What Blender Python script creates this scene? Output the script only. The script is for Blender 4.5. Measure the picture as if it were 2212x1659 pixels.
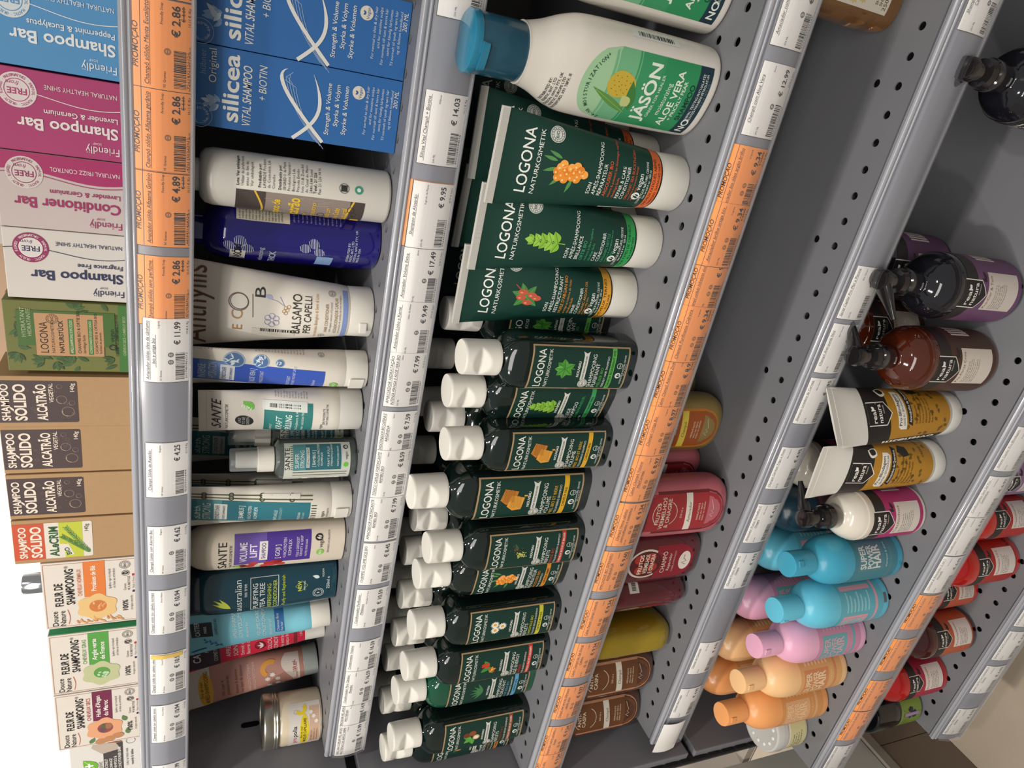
import bpy, bmesh, math, random
import numpy as np
from mathutils import Matrix, Vector
random.seed(7)
for o in list(bpy.data.objects): bpy.data.objects.remove(o)
scene = bpy.context.scene
COL = scene.collection
PI = math.pi

# ------------------------------------------------------------------ camera
CAM = Vector((0, 0, 1.32))
cd = bpy.data.cameras.new('camera'); cam = bpy.data.objects.new('camera', cd); COL.objects.link(cam)
cd.sensor_fit = 'HORIZONTAL'; cd.sensor_width = 36; cd.lens = 36*1508/2212; cd.clip_start = .02
right = Vector((.19764, -.36416, -.91013)); up = Vector((.89018, .45548, .01106)); fwd = Vector((-.41052, .81236, -.41418))
R3 = Matrix((right, up, -fwd)).transposed()
cam.matrix_world = Matrix.Translation(CAM) @ R3.to_4x4()
scene.camera = cam

# ------------------------------------------------------------------ light
wd = bpy.data.worlds.new('world'); scene.world = wd; wd.use_nodes = True
wd.node_tree.nodes['Background'].inputs[0].default_value = (1.0, .96, .92, 1)
wd.node_tree.nodes['Background'].inputs[1].default_value = .33
def spot(name, loc, target, power, angle=70, size=.05, col=(1, .94, .87), blend=.5):
    l = bpy.data.lights.new(name, 'SPOT'); l.energy = power; l.spot_size = math.radians(angle); l.spot_blend = blend
    l.shadow_soft_size = size; l.color = col
    o = bpy.data.objects.new(name, l); COL.objects.link(o); o.location = loc
    o.rotation_euler = (Vector(target)-Vector(loc)).to_track_quat('-Z', 'Y').to_euler()
    return o
spot('ceiling_spot', (-.75, -.25, 2.9), (-.72, .45, .45), 88, 50, .05)
spot('ceiling_spot', (.55, -.35, 2.9), (.0, .55, 1.1), 50, 60, .06)
spot('ceiling_spot', (-1.45, -1.35, 2.6), (-.75, .6, 1.05), 75, 44, .06, blend=.8)
def area(name, loc, target, power, sx, sy, col=(1, .95, .89)):
    l = bpy.data.lights.new(name, 'AREA'); l.energy = power; l.shape = 'RECTANGLE'; l.size = sx; l.size_y = sy; l.color = col
    o = bpy.data.objects.new(name, l); COL.objects.link(o); o.location = loc
    o.rotation_euler = (Vector(target)-Vector(loc)).to_track_quat('-Z', 'Y').to_euler()
area('wall_fill', (-2.3, 1.3, 2.9), (-2.3, 2.6, 1.7), 95, 3.4, .3)  # added fill that whitens the back wall, not a known fixture
area('ceiling_fill', (-.3, -1.6, 2.75), (-.3, .5, .9), 40, 2.2, .8)  # added soft frontal fill, stands in for unseen store lights behind the camera
scene.view_settings.view_transform = 'Standard'; scene.view_settings.look = 'None'
scene.view_settings.exposure = -0.24; scene.view_settings.gamma = 1; scene.view_settings.use_curve_mapping = False

# ------------------------------------------------------------------ materials
def lin(c): return c/12.92 if c <= .04045 else ((c+.055)/1.055)**2.4
def hexc(h): h = h.lstrip('#'); h = ''.join(c*2 for c in h) if len(h) == 3 else h; return tuple(lin(int(h[i:i+2], 16)/255) for i in (0, 2, 4))+(1,)
MATS = {}
def mat(h, rough=.5, metal=0., trans=0., coat=0., noise=0., scale=60., ior=1.45, alpha=1., spec=.5, sss=0., bump=0.):
    key = (h, rough, metal, trans, coat, noise, scale, ior, alpha, spec, sss, bump)
    if key in MATS: return MATS[key]
    m = bpy.data.materials.new('paint_'+h.strip('#')); m.use_nodes = True
    nt = m.node_tree; b = nt.nodes['Principled BSDF']; c = hexc(h)
    b.inputs['Base Color'].default_value = c; b.inputs['Roughness'].default_value = rough; b.inputs['Metallic'].default_value = metal
    b.inputs['Transmission Weight'].default_value = trans; b.inputs['Coat Weight'].default_value = coat; b.inputs['IOR'].default_value = ior
    b.inputs['Alpha'].default_value = alpha; b.inputs['Specular IOR Level'].default_value = spec; b.inputs['Coat Roughness'].default_value = .05
    if sss: b.inputs['Subsurface Weight'].default_value = sss; b.inputs['Subsurface Radius'].default_value = (.006, .004, .003)
    if noise or bump:
        tc = nt.nodes.new('ShaderNodeTexCoord'); n = nt.nodes.new('ShaderNodeTexNoise'); n.inputs['Scale'].default_value = scale; n.inputs['Detail'].default_value = 5
        nt.links.new(tc.outputs['Object'], n.inputs['Vector'])
        if noise:
            r = nt.nodes.new('ShaderNodeMapRange'); r.inputs['To Min'].default_value = 1-noise; r.inputs['To Max'].default_value = 1+noise
            mx = nt.nodes.new('ShaderNodeMix'); mx.data_type = 'RGBA'; mx.blend_type = 'MULTIPLY'; mx.inputs[0].default_value = 1
            mx.inputs[6].default_value = c
            nt.links.new(n.outputs['Fac'], r.inputs['Value']); nt.links.new(r.outputs['Result'], mx.inputs[7]); nt.links.new(mx.outputs[2], b.inputs['Base Color'])
        if bump:
            bp = nt.nodes.new('ShaderNodeBump'); bp.inputs['Strength'].default_value = bump; bp.inputs['Distance'].default_value = .002
            nt.links.new(n.outputs['Fac'], bp.inputs['Height']); nt.links.new(bp.outputs['Normal'], b.inputs['Normal'])
    MATS[key] = m; return m
def ink(h): return mat(h, .45)
def clear_sheet(name, h='#e8eaf0', t=.86):
    m = bpy.data.materials.new(name); m.use_nodes = True; nt = m.node_tree; nt.nodes.clear()
    o = nt.nodes.new('ShaderNodeOutputMaterial'); tr = nt.nodes.new('ShaderNodeBsdfTransparent'); gl = nt.nodes.new('ShaderNodeBsdfPrincipled')
    gl.inputs['Base Color'].default_value = hexc(h); gl.inputs['Roughness'].default_value = .12
    fr = nt.nodes.new('ShaderNodeFresnel'); fr.inputs[0].default_value = 1.2
    ma = nt.nodes.new('ShaderNodeMath'); ma.operation = 'ADD'; ma.inputs[1].default_value = 1-t; ma.use_clamp = True
    mx = nt.nodes.new('ShaderNodeMixShader'); nt.links.new(fr.outputs[0], ma.inputs[0]); nt.links.new(ma.outputs[0], mx.inputs[0])
    nt.links.new(tr.outputs[0], mx.inputs[1]); nt.links.new(gl.outputs[0], mx.inputs[2]); nt.links.new(mx.outputs[0], o.inputs[0]); return m
CLEAR = clear_sheet('clear_plastic', t=.93); CLEARCAP = clear_sheet('clear_cap', '#c9cfcf', .72)

# ------------------------------------------------------------------ objects
def link(name, me, parent=None, loc=None):
    o = bpy.data.objects.new(name, me); COL.objects.link(o)
    if parent is not None: o.parent = parent
    if loc is not None: o.location = loc
    return o
def tag(o, label=None, cat=None, group=None, kind=None):
    if label: o['label'] = label
    if cat: o['category'] = cat
    if group: o['group'] = group
    if kind: o['kind'] = kind
    return o
def thing(name, label, cat, loc, rz=0., group=None, tilt=(0, 0)):
    o = bpy.data.objects.new(name, None); COL.objects.link(o); o.location = loc; o.empty_display_size = .02
    o.rotation_euler = (math.radians(tilt[0]), math.radians(tilt[1]), math.radians(rz))
    return tag(o, label, cat, group)
def mesh(name, verts, faces, mats, mi=None, smooth=None):
    me = bpy.data.meshes.new(name); me.from_pydata([tuple(v) for v in verts], [], [tuple(f) for f in faces])
    for m in (mats if isinstance(mats, (list, tuple)) else [mats]): me.materials.append(m)
    if mi is not None: me.polygons.foreach_set('material_index', np.array(mi, dtype=np.int32))
    if smooth is not None:
        me.polygons.foreach_set('use_smooth', [True]*len(me.polygons)); me.set_sharp_from_angle(angle=math.radians(smooth))
    me.update(); return me
def boxmesh(name, x0, x1, y0, y1, z0, z1, m, bev=0.):
    bm = bmesh.new(); r = bmesh.ops.create_cube(bm, size=1)
    for v in bm.verts: v.co = Vector(((x0+x1)/2+v.co.x*(x1-x0), (y0+y1)/2+v.co.y*(y1-y0), (z0+z1)/2+v.co.z*(z1-z0)))
    if bev: bmesh.ops.bevel(bm, geom=bm.edges[:], offset=bev, segments=2, affect='EDGES', profile=.6)
    me = bpy.data.meshes.new(name); bm.to_mesh(me); bm.free(); me.materials.append(m); return me
def extrude_x(name, prof, x0, x1, m, smooth=40, closed=False):
    n = len(prof); v = [(x0, y, z) for y, z in prof]+[(x1, y, z) for y, z in prof]
    k = n if closed else n-1
    f = [(i, (i+1) % n, n+(i+1) % n, n+i) for i in range(k)]
    if closed: f += [tuple(range(n))[::-1], tuple(range(n, 2*n))]
    return mesh(name, v, f, m, smooth=smooth)
def dup(root, loc, rz=None, label=None, group=None, tilt=None):
    r = root.copy(); COL.objects.link(r); r.location = loc
    if rz is not None or tilt is not None:
        t = tilt or (0, 0); r.rotation_euler = (math.radians(t[0]), math.radians(t[1]), math.radians(rz or 0))
    if label: r['label'] = label
    if group: r['group'] = group
    for ch in list(root.children):
        c = ch.copy(); COL.objects.link(c); c.parent = r
        for g in list(ch.children):
            d = g.copy(); COL.objects.link(d); d.parent = c
    return r

# ------------------------------------------------------------------ ring bodies and their surfaces
SEG = 48
def outline(a, b, n, t):
    s, c = math.sin(t), math.cos(t)
    return a*math.copysign(abs(s)**(2/n), s), -b*math.copysign(abs(c)**(2/n), c)
def ring_mesh(name, rings, m, seg=SEG, smooth=38, top=True, bottom=True):
    v = []; f = []
    for r in rings:
        z, a, b, n = r[:4]; dx, dy = (r[4], r[5]) if len(r) > 4 else (0, 0)
        for k in range(seg):
            x, y = outline(a, b, n, 2*PI*k/seg); v.append((x+dx, y+dy, z))
    for i in range(len(rings)-1):
        for k in range(seg):
            k2 = (k+1) % seg; f.append((i*seg+k, i*seg+k2, (i+1)*seg+k2, (i+1)*seg+k))
    if bottom: f.append(tuple(range(seg))[::-1])
    if top: f.append(tuple(range((len(rings)-1)*seg, len(rings)*seg)))
    return mesh(name, v, f, m, smooth=smooth)
def smooth_rings(pts, n, k=6):
    """Catmull-Rom through (z, a, b) control points"""
    out = []; p = [pts[0]]+list(pts)+[pts[-1]]
    for i in range(1, len(p)-2):
        for j in range(k):
            t = j/k; q = []
            for d in range(3):
                a0, a1, a2, a3 = p[i-1][d], p[i][d], p[i+1][d], p[i+2][d]
                q.append(.5*(2*a1+(a2-a0)*t+(2*a0-5*a1+4*a2-a3)*t*t+(-a0+3*a1-3*a2+a3)*t**3))
            out.append((q[0], max(q[1], .0005), max(q[2], .0005), n))
    out.append((pts[-1][0], pts[-1][1], pts[-1][2], n)); return out
def ring_surf(rings):
    rings = sorted(rings, key=lambda r: r[0])
    rz = np.array([r[0] for r in rings]); ra = np.array([r[1] for r in rings]); rb = np.array([r[2] for r in rings]); rn = np.array([r[3] for r in rings])
    T = np.linspace(0, PI, 72); sT = np.abs(np.sin(T)); cT = np.cos(T)
    def f(S, Z, off):
        a = np.interp(Z, rz, ra)[:, None]; b = np.interp(Z, rz, rb)[:, None]; n = np.interp(Z, rz, rn)[:, None]
        X = a*sT[None]**(2/n); Y = -b*np.sign(cT)[None]*np.abs(cT)[None]**(2/n)
        d = np.hypot(np.diff(X, axis=1), np.diff(Y, axis=1)); L = np.concatenate([np.zeros((len(S), 1)), np.cumsum(d, axis=1)], axis=1)
        s = np.minimum(np.abs(S), L[:, -1]*.999); i = np.clip((L < s[:, None]).sum(1)-1, 0, len(T)-2); r = np.arange(len(S))
        w = (s-L[r, i])/np.maximum(d[r, i], 1e-9)
        x = X[r, i]+w*(X[r, i+1]-X[r, i]); y = Y[r, i]+w*(Y[r, i+1]-Y[r, i])
        tx = (X[r, i+1]-X[r, i])/np.maximum(d[r, i], 1e-9); ty = (Y[r, i+1]-Y[r, i])/np.maximum(d[r, i], 1e-9)
        x = x+ty*off; y = y-tx*off
        return np.stack([np.sign(S+1e-12)*x, y, Z], 1)
    f.curved = True
    return f
def plane_surf(y0):
    return lambda S, Z, off: np.stack([S, y0-off, Z], 1)
def side_surf(x0, sgn=1):   # faces +X (sgn 1): s runs from front to back
    return lambda S, Z, off: np.stack([x0+sgn*off, sgn*S, Z], 1)

# ------------------------------------------------------------------ print (flat artwork laid on a surface), in millimetres
GLY = {}
def glyphs(s, b=0., res=3):
    key = (s, b, res)
    if key in GLY: return GLY[key]
    cu = bpy.data.curves.new('t', 'FONT'); cu.body = s; cu.resolution_u = res; cu.offset = b; cu.fill_mode = 'FRONT'
    ob = bpy.data.objects.new('t', cu); me = ob.to_mesh()
    n = len(me.vertices); co = np.empty(n*3, dtype=np.float32); me.vertices.foreach_get('co', co); co = co.reshape(-1, 3)[:, :2].astype(float)
    me.calc_loop_triangles(); tr = np.empty(len(me.loop_triangles)*3, dtype=np.int32); me.loop_triangles.foreach_get('vertices', tr)
    ob.to_mesh_clear(); bpy.data.objects.remove(ob); bpy.data.curves.remove(cu)
    if n: co[:, 0] -= co[:, 0].min()
    GLY[key] = (co, tr.reshape(-1, 3)); return GLY[key]
_h = glyphs('H')[0]; CAPH = _h[:, 1].max()-_h[:, 1].min()
def slabs(v, f, w=2.5):
    """cut faces wider than a slab along vertical lines so that print follows a round surface"""
    nv = [tuple(p) for p in v]; out = []
    for q in f:
        xs = [nv[i][0] for i in q]; a, b = min(xs), max(xs)
        if b-a < w*1.3: out.append(tuple(q)); continue
        P = [nv[i] for i in q]
        for k in range(math.floor(a/w), math.ceil(b/w)):
            R = P
            for X, sg in ((k*w, 1), ((k+1)*w, -1)):
                S = []
                for i in range(len(R)):
                    p0, p1 = R[i-1], R[i]; d0, d1 = sg*(p0[0]-X), sg*(p1[0]-X)
                    if (d0 >= 0) != (d1 >= 0): t = d0/(d0-d1); S.append((p0[0]+t*(p1[0]-p0[0]), p0[1]+t*(p1[1]-p0[1])))
                    if d1 >= 0: S.append(p1)
                R = S
                if len(R) < 3: break
            if len(R) >= 3: out.append(tuple(range(len(nv), len(nv)+len(R)))); nv.extend(R)
    return np.array(nv, float), out
class Art:
    def __init__(s): s.it = []
    def add(s, v, f, c, L): s.it.append((np.asarray(v, float), f, c, L)); return s
    def rect(s, x0, z0, x1, z1, c, L=0, n=None, nz=None):
        nx = n or max(1, int(abs(x1-x0)/4)); nz = nz or max(1, int(abs(z1-z0)/9))
        xs = np.linspace(x0, x1, nx+1); zs = np.linspace(z0, z1, nz+1)
        v = [(x, z) for z in zs for x in xs]; w = nx+1
        return s.add(v, [(j*w+i, j*w+i+1, (j+1)*w+i+1, (j+1)*w+i) for j in range(nz) for i in range(nx)], c, L)
    def strip(s, lo, hi, c, L=0):
        """filled band between two polylines of the same length"""
        n = len(lo); v = list(lo)+list(hi); return s.add(v, [(i, i+1, n+i+1, n+i) for i in range(n-1)], c, L)
    def poly(s, pts, c, L=1): return s.add(pts, [tuple(range(len(pts)))], c, L)
    def ell(s, x, z, rx, rz=None, c='#ffffff', L=1, n=22, rot=0):
        rz = rz or rx; cr, sr = math.cos(rot), math.sin(rot)
        p = [(rx*math.cos(2*PI*k/n), rz*math.sin(2*PI*k/n)) for k in range(n)]
        return s.poly([(x+a*cr-b*sr, z+a*sr+b*cr) for a, b in p], c, L)
    def ring(s, x, z, r0, r1, c, L=1, n=26, k=1., a0=0, a1=2*PI):
        t = np.linspace(a0, a1, n+1)
        return s.strip([(x+r0*math.cos(q), z+k*r0*math.sin(q)) for q in t], [(x+r1*math.cos(q), z+k*r1*math.sin(q)) for q in t], c, L)
    def line(s, pts, wd, c, L=2):
        p = np.array(pts, float); d = np.gradient(p, axis=0); d /= np.maximum(np.linalg.norm(d, axis=1), 1e-9)[:, None]; n = np.stack([-d[:, 1], d[:, 0]], 1)*wd/2
        return s.strip((p-n).tolist(), (p+n).tolist(), c, L)
    def leaf(s, x, z, l, w, ang, c, L=2, vein=None):
        ca, sa = math.cos(ang), math.sin(ang); up_ = []; dn = []
        for t in np.linspace(0, 1, 9):
            h = w/2*math.sin(PI*t**.8)
            up_.append((x+l*t*ca-h*sa, z+l*t*sa+h*ca)); dn.append((x+l*t*ca+h*sa, z+l*t*sa-h*ca))
        s.strip(dn, up_, c, L)
        if vein: s.line([(x, z), (x+l*.9*ca, z+l*.9*sa)], w*.08, vein, L+1)
        return s
    def t(s, txt, x, z, h, c, w=None, al='l', rot=0., b=0., sh=0., L=3, res=None, wmax=None):
        co, tr = glyphs(txt, b, res or (3 if h > 2.2 else (2 if h > 1.2 else 1)))
        if not len(tr): return s
        k = h/CAPH; p = co*k
        W = p[:, 0].max()
        if w: p = p*np.array([w/W, 1]); W = w
        elif wmax and W > wmax: p = p*np.array([wmax/W, 1]); W = wmax
        if sh: p = p+np.stack([p[:, 1]*sh, np.zeros(len(p))], 1)
        p = p-np.array([{'l': 0, 'c': W/2, 'r': W}[al], 0])
        r = math.radians(rot); p = p@np.array([[math.cos(r), math.sin(r)], [-math.sin(r), math.cos(r)]])
        return s.add(p+np.array([x, z]), tr, c, L)
    def para(s, lines, x, z, h, c, gap=1.5, **k):
        for i, q in enumerate(lines): s.t(q, x, z-i*h*gap, h, c, **k)
        return s
    def arc_text(s, txt, x, z, r, h, c, a0, a1, L=3, b=0., k=1.):
        n = len(txt)
        for i, ch in enumerate(txt):
            if ch == ' ': continue
            a = a0+(a1-a0)*(i/(max(n-1, 1))); out = a1 < a0
            rot = math.degrees(a)-90 if out else math.degrees(a)+90
            s.t(ch, x+r*math.cos(a), z+k*r*math.sin(a), h, c, al='c', rot=rot, b=b, L=L, res=1)
        return s
    def barcode(s, x, z, w, h, c='#1c1c1c', L=2, seed=0, digits=True):
        rnd = random.Random(seed); q = x; e = w/62
        while q < x+w-e:
            d = e*rnd.choice((.8, .8, 1.5, 2.2)); s.rect(q, z, min(q+d, x+w), z+h, c, L, 1, 1); q += d+e*rnd.choice((.7, .7, 1.3, 1.8))
        if digits: s.t(''.join(rnd.choice('0123456789') for _ in range(13)), x+w/2, z-h*.28, h*.2, c, w=w*.95, al='c', L=L, res=1)
        return s
    def map(s, fn):
        s.it = [(np.array([fn(a, b) for a, b in v]), f, c, L) for v, f, c, L in s.it]; return s
    def merge(s, o, fn=None):
        for v, f, c, L in o.it: s.it.append((np.array([fn(a, b) for a, b in v]) if fn else v, f, c, L))
        return s
    def build(s, name, surf, parent, base=.0002, step=.00006):
        if not s.it: return None
        cols = []; V = []; F = []; MI = []; n = 0; O = []
        for idx, (v, f, c, L) in enumerate(s.it):
            if getattr(surf, 'curved', False): v, f = slabs(v, f)
            L = L+min(idx, 200)*.02
            if c not in cols: cols.append(c)
            V.append(v); O.append(np.full(len(v), base+step*L)); ci = cols.index(c)
            F += [tuple(int(i)+n for i in q) for q in f]; MI += [ci]*len(f); n += len(v)
        P = np.concatenate(V)/1000; O = np.concatenate(O)
        me = mesh(name, surf(P[:, 0], P[:, 1], O), F, [c if not isinstance(c, str) else ink(c) for c in cols], MI)
        return link(name, me, parent)
def label_pair(parent, art_panel, art_print, surf, pname='label'):
    p = art_panel.build(pname, surf, parent) if art_panel else None
    art_print.build('lettering', surf, p or parent)
    return p
# ------------------------------------------------------------------ the place
XL, XR, YB = -.818, .85, .95
def struct(name, me, parent=None, label=None):
    o = link(name, me, parent)
    if parent is None: o['kind'] = 'structure'
    return o
floor_m = mat('#bcae9c', .35, noise=.12, scale=5., bump=.02)
fl = struct('floor', boxmesh('floor', -4, 3, -3, 4, -.05, -.004, mat('#8d7f70', .7)))
tile = boxmesh('floor_tile', -.2985, .2985, -.2985, .2985, -.004, 0, floor_m)
for i in range(-4, 2):
    for j in range(-1, 4):
        link('floor_tile', tile, fl, (-1.02+i*.6+.9, -.1+j*.6, 0))
struct('wall_back', boxmesh('wall_back', -5, 3, 2.6, 2.7, 0, 3.2, mat('#efece6', .8, noise=.03, scale=2.)))
wp = struct('trim_1', boxmesh('trim_1', -1.27, .9, 2.52, 2.598, 1.25, 1.95, mat('#9a7d63', .6, noise=.25, scale=4.)))

GREY = mat('#727377', .42, noise=.04, scale=30.)
DARK = mat('#808086', .5, noise=.05, scale=25.)
frame = thing('shelving_frame', 'dark grey metal shelving frame with side panels behind the products', 'shelving', (0, 0, 0))
link('back_panel', boxmesh('back_panel', XL-.03, XR, YB, YB+.02, .12, 1.36, mat('#514f4e', .55, noise=.05, scale=25.)), frame)
XS = -.823
for z0, z1 in ((.28, .664), (.676, 1.128), (1.142, 1.345)):
    link('side_panel', boxmesh('side_panel', XS-.012, XS, .474, YB-.002, z0, z1, DARK, .0015), frame)
up_ = link('upright', boxmesh('upright', XS-.0155, XS-.0125, .468, YB-.002, .1, 1.345, mat('#3a3a3d', .5)), frame)
slot = boxmesh('slot', XS-.0123, XS-.009, .4685, .4732, -.009, .009, mat('#141414', .8))
for i in range(11): link('slot', slot, up_, (0, 0, .53+i*.025))
sm = Art()
sm.poly([(-5+5*math.cos(t)*0+(4.2*math.cos(t)), (17 if t < PI else 9)*1+4.2*math.sin(t)) for t in []] or [(x, z) for x, z in [(-4, -8), (-2, -11), (2, -11), (4, -8), (4, 8), (2, 11), (-2, 11), (-4, 8)]], '#0c0c0e', 0)
sm.build('panel_slot', lambda S, Z, off: np.stack([XS+off, .651+S, 1.25+Z], 1), frame)
base = thing('shelf_base', 'grey base plinth under the lowest shelf above the beige floor', 'plinth', (0, 0, 0))
link('kick_panel', boxmesh('kick_panel', XL, XR, .47, YB, 0, .118, mat('#5d5752', .6)), base)

# neighbouring fixture beyond the left end
nb = thing('neighbouring_fixture', 'pale grey panel of the next fixture beyond the left shelf end', 'fixture', (0, 0, 0))
link('side_panel', boxmesh('side_panel', -1.0, -.985, -.2, .529, .195, 1.3, mat('#b9b9b2', .55, noise=.04, scale=10.)), nb)
link('base_rail', boxmesh('base_rail', -1.0, -.979, -.2, .533, .172, .192, mat('#8f877c', .5)), nb)
for y0, y1 in ((.495, .78), (-.2, .493)):
    link('kick_panel', boxmesh('kick_panel', -1.0, -.987, y0, y1, 0, .170, mat('#7a6a5c', .6)), nb)
link('back_wall', boxmesh('back_wall', -1.3, -1.01, .75, .77, .172, 1.3, mat('#8a7c70', .7)), nb)
link('shelf', boxmesh('shelf', -1.3, -.87, .40+.135, .75, .44, .455, mat('#a59c90', .6)), nb)

# ---- shelves: (front Y, top Z, rail height, rail tilt, left end)
SH = dict(A=(.575, 1.3675, .046, .000, XL), B=(.575, 1.1700, .049, .001, -.797), C=(.4945, .928, .047, .002, XL),
          D=(.4945, .739, .050, .003, -.800), E=(.397, .530, .050, .006, -.799), F=(.397, .277, .056, .010, -.800))
SNAME = dict(A='top', B='second', C='third', D='fourth', E='fifth', F='lowest')
SWHAT = dict(A='carrying boxed shampoo bars', B='carrying tubes and blue boxes', C='carrying dark green bottles with white caps',
             D='with pink and brown flasks and empty space', E='carrying pump bottles and pastel bottles', F='carrying red bottles just above the floor')
def rail_prof(k):
    Y, Z, h, d, _ = SH[k]
    def p(q, off=0.):
        y = Y-.004-d*q-.0045*math.sin(PI*min(max(q, 0), 1)); z = Z-.001-(h-.001)*q
        s = (.0045*PI*math.cos(PI*min(max(q, 0), 1))+d)/h; n = 1/math.hypot(1, s)
        return y-off*n, z+off*s*n*0
    return p
def deck_mesh(k):
    Y, Z, h, d, x0 = SH[k]; v = []; f = []
    def quad(a, b, c, e): n = len(v); v.extend([a, b, c, e]); f.append((n, n+1, n+2, n+3))
    p = .0125; nx0 = math.floor(x0/.025)+1; xs = [i*.025 for i in range(nx0, int(XR/.025))]
    ya, yb, yc = Y+.0055, Y+.0305, Y+.0555
    quad((x0, Y, Z), (XR, Y, Z), (XR, ya, Z), (x0, ya, Z)); quad((x0, yc, Z), (XR, yc, Z), (XR, YB-.001, Z), (x0, YB-.001, Z))
    xa, xb = xs[0]-p, xs[-1]+p
    for e0, e1 in ((x0, xa), (xb, XR)): quad((e0, ya, Z), (e1, ya, Z), (e1, yc, Z), (e0, yc, Z))
    def cell(cx, cy, hole):
        if not hole: quad((cx-p, cy-p, Z), (cx+p, cy-p, Z), (cx+p, cy+p, Z), (cx-p, cy+p, Z)); return
        n = len(v); r = .0038
        for ring in range(3):
            for j in range(16):
                t = 2*PI*j/16; c, s = math.cos(t), math.sin(t)
                if ring == 0: m = p/max(abs(c), abs(s)); v.append((cx+c*m, cy+s*m, Z))
                else: v.append((cx+c*r, cy+s*r, Z-(.0016 if ring == 2 else 0)))
        for ring in range(2):
            for j in range(16): j2 = (j+1) % 16; f.append((n+ring*16+j, n+ring*16+j2, n+ring*16+16+j2, n+ring*16+16+j))
    for i, x in enumerate(xs):
        cell(x, ya+p, True); cell(x, yb+p, (round(x/.025)+4) % 6 == 0)
    zb = Z-.028
    quad((x0, Y, zb), (x0, YB-.001, zb), (XR, YB-.001, zb), (XR, Y, zb)); quad((x0, Y, zb), (XR, Y, zb), (XR, Y, Z), (x0, Y, Z))
    quad((x0, Y, zb), (x0, Y, Z), (x0, YB-.001, Z), (x0, YB-.001, zb)); quad((XR, Y, zb), (XR, YB-.001, zb), (XR, YB-.001, Z), (XR, Y, Z))
    return mesh('deck', v, f, GREY)
RAILBACK = mat('#8b8d95', .3, noise=.03, scale=8.); RIDGE = mat('#9c9ea5', .18, coat=.6)
LIP = mat('#b4b6bb', .15, coat=.7)
for k, (Y, Z, h, d, x0) in SH.items():
    s = thing('metal_shelf', f'{SNAME[k]} grey perforated metal shelf {SWHAT[k]}', 'shelf', (0, 0, 0), group='metal shelves of the display')
    link('deck', deck_mesh(k), s)
    P = rail_prof(k)
    fr = [P(q) for q in np.linspace(0, 1, 12)]
    rail = link('price_rail', extrude_x('price_rail', fr+[(Y-.001-d, Z-h), (Y-.001, Z-.001)], x0-.003, XR, RAILBACK, closed=True), s)
    def bead(q, r, w):
        c = P(q); return [(c[0]-r*math.cos(t)*w, c[1]+r*math.sin(t)) for t in np.linspace(-PI/2, PI/2, 9)]
    link('ridge', extrude_x('ridge', bead(.035, .0032, 1.), x0-.003, XR, RIDGE), rail)
    link('ridge', extrude_x('ridge', bead(.12, .0018, 1.2), x0-.003, XR, RIDGE), rail)
    link('lip', extrude_x('lip', bead(.965, .0018, 1.6), x0-.003, XR, LIP), rail)
    cov = [P(q, .0042) for q in np.linspace(.14, .97, 10)]
    link('cover_strip', extrude_x('cover_strip', cov, x0-.003, XR, CLEAR), rail)

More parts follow.
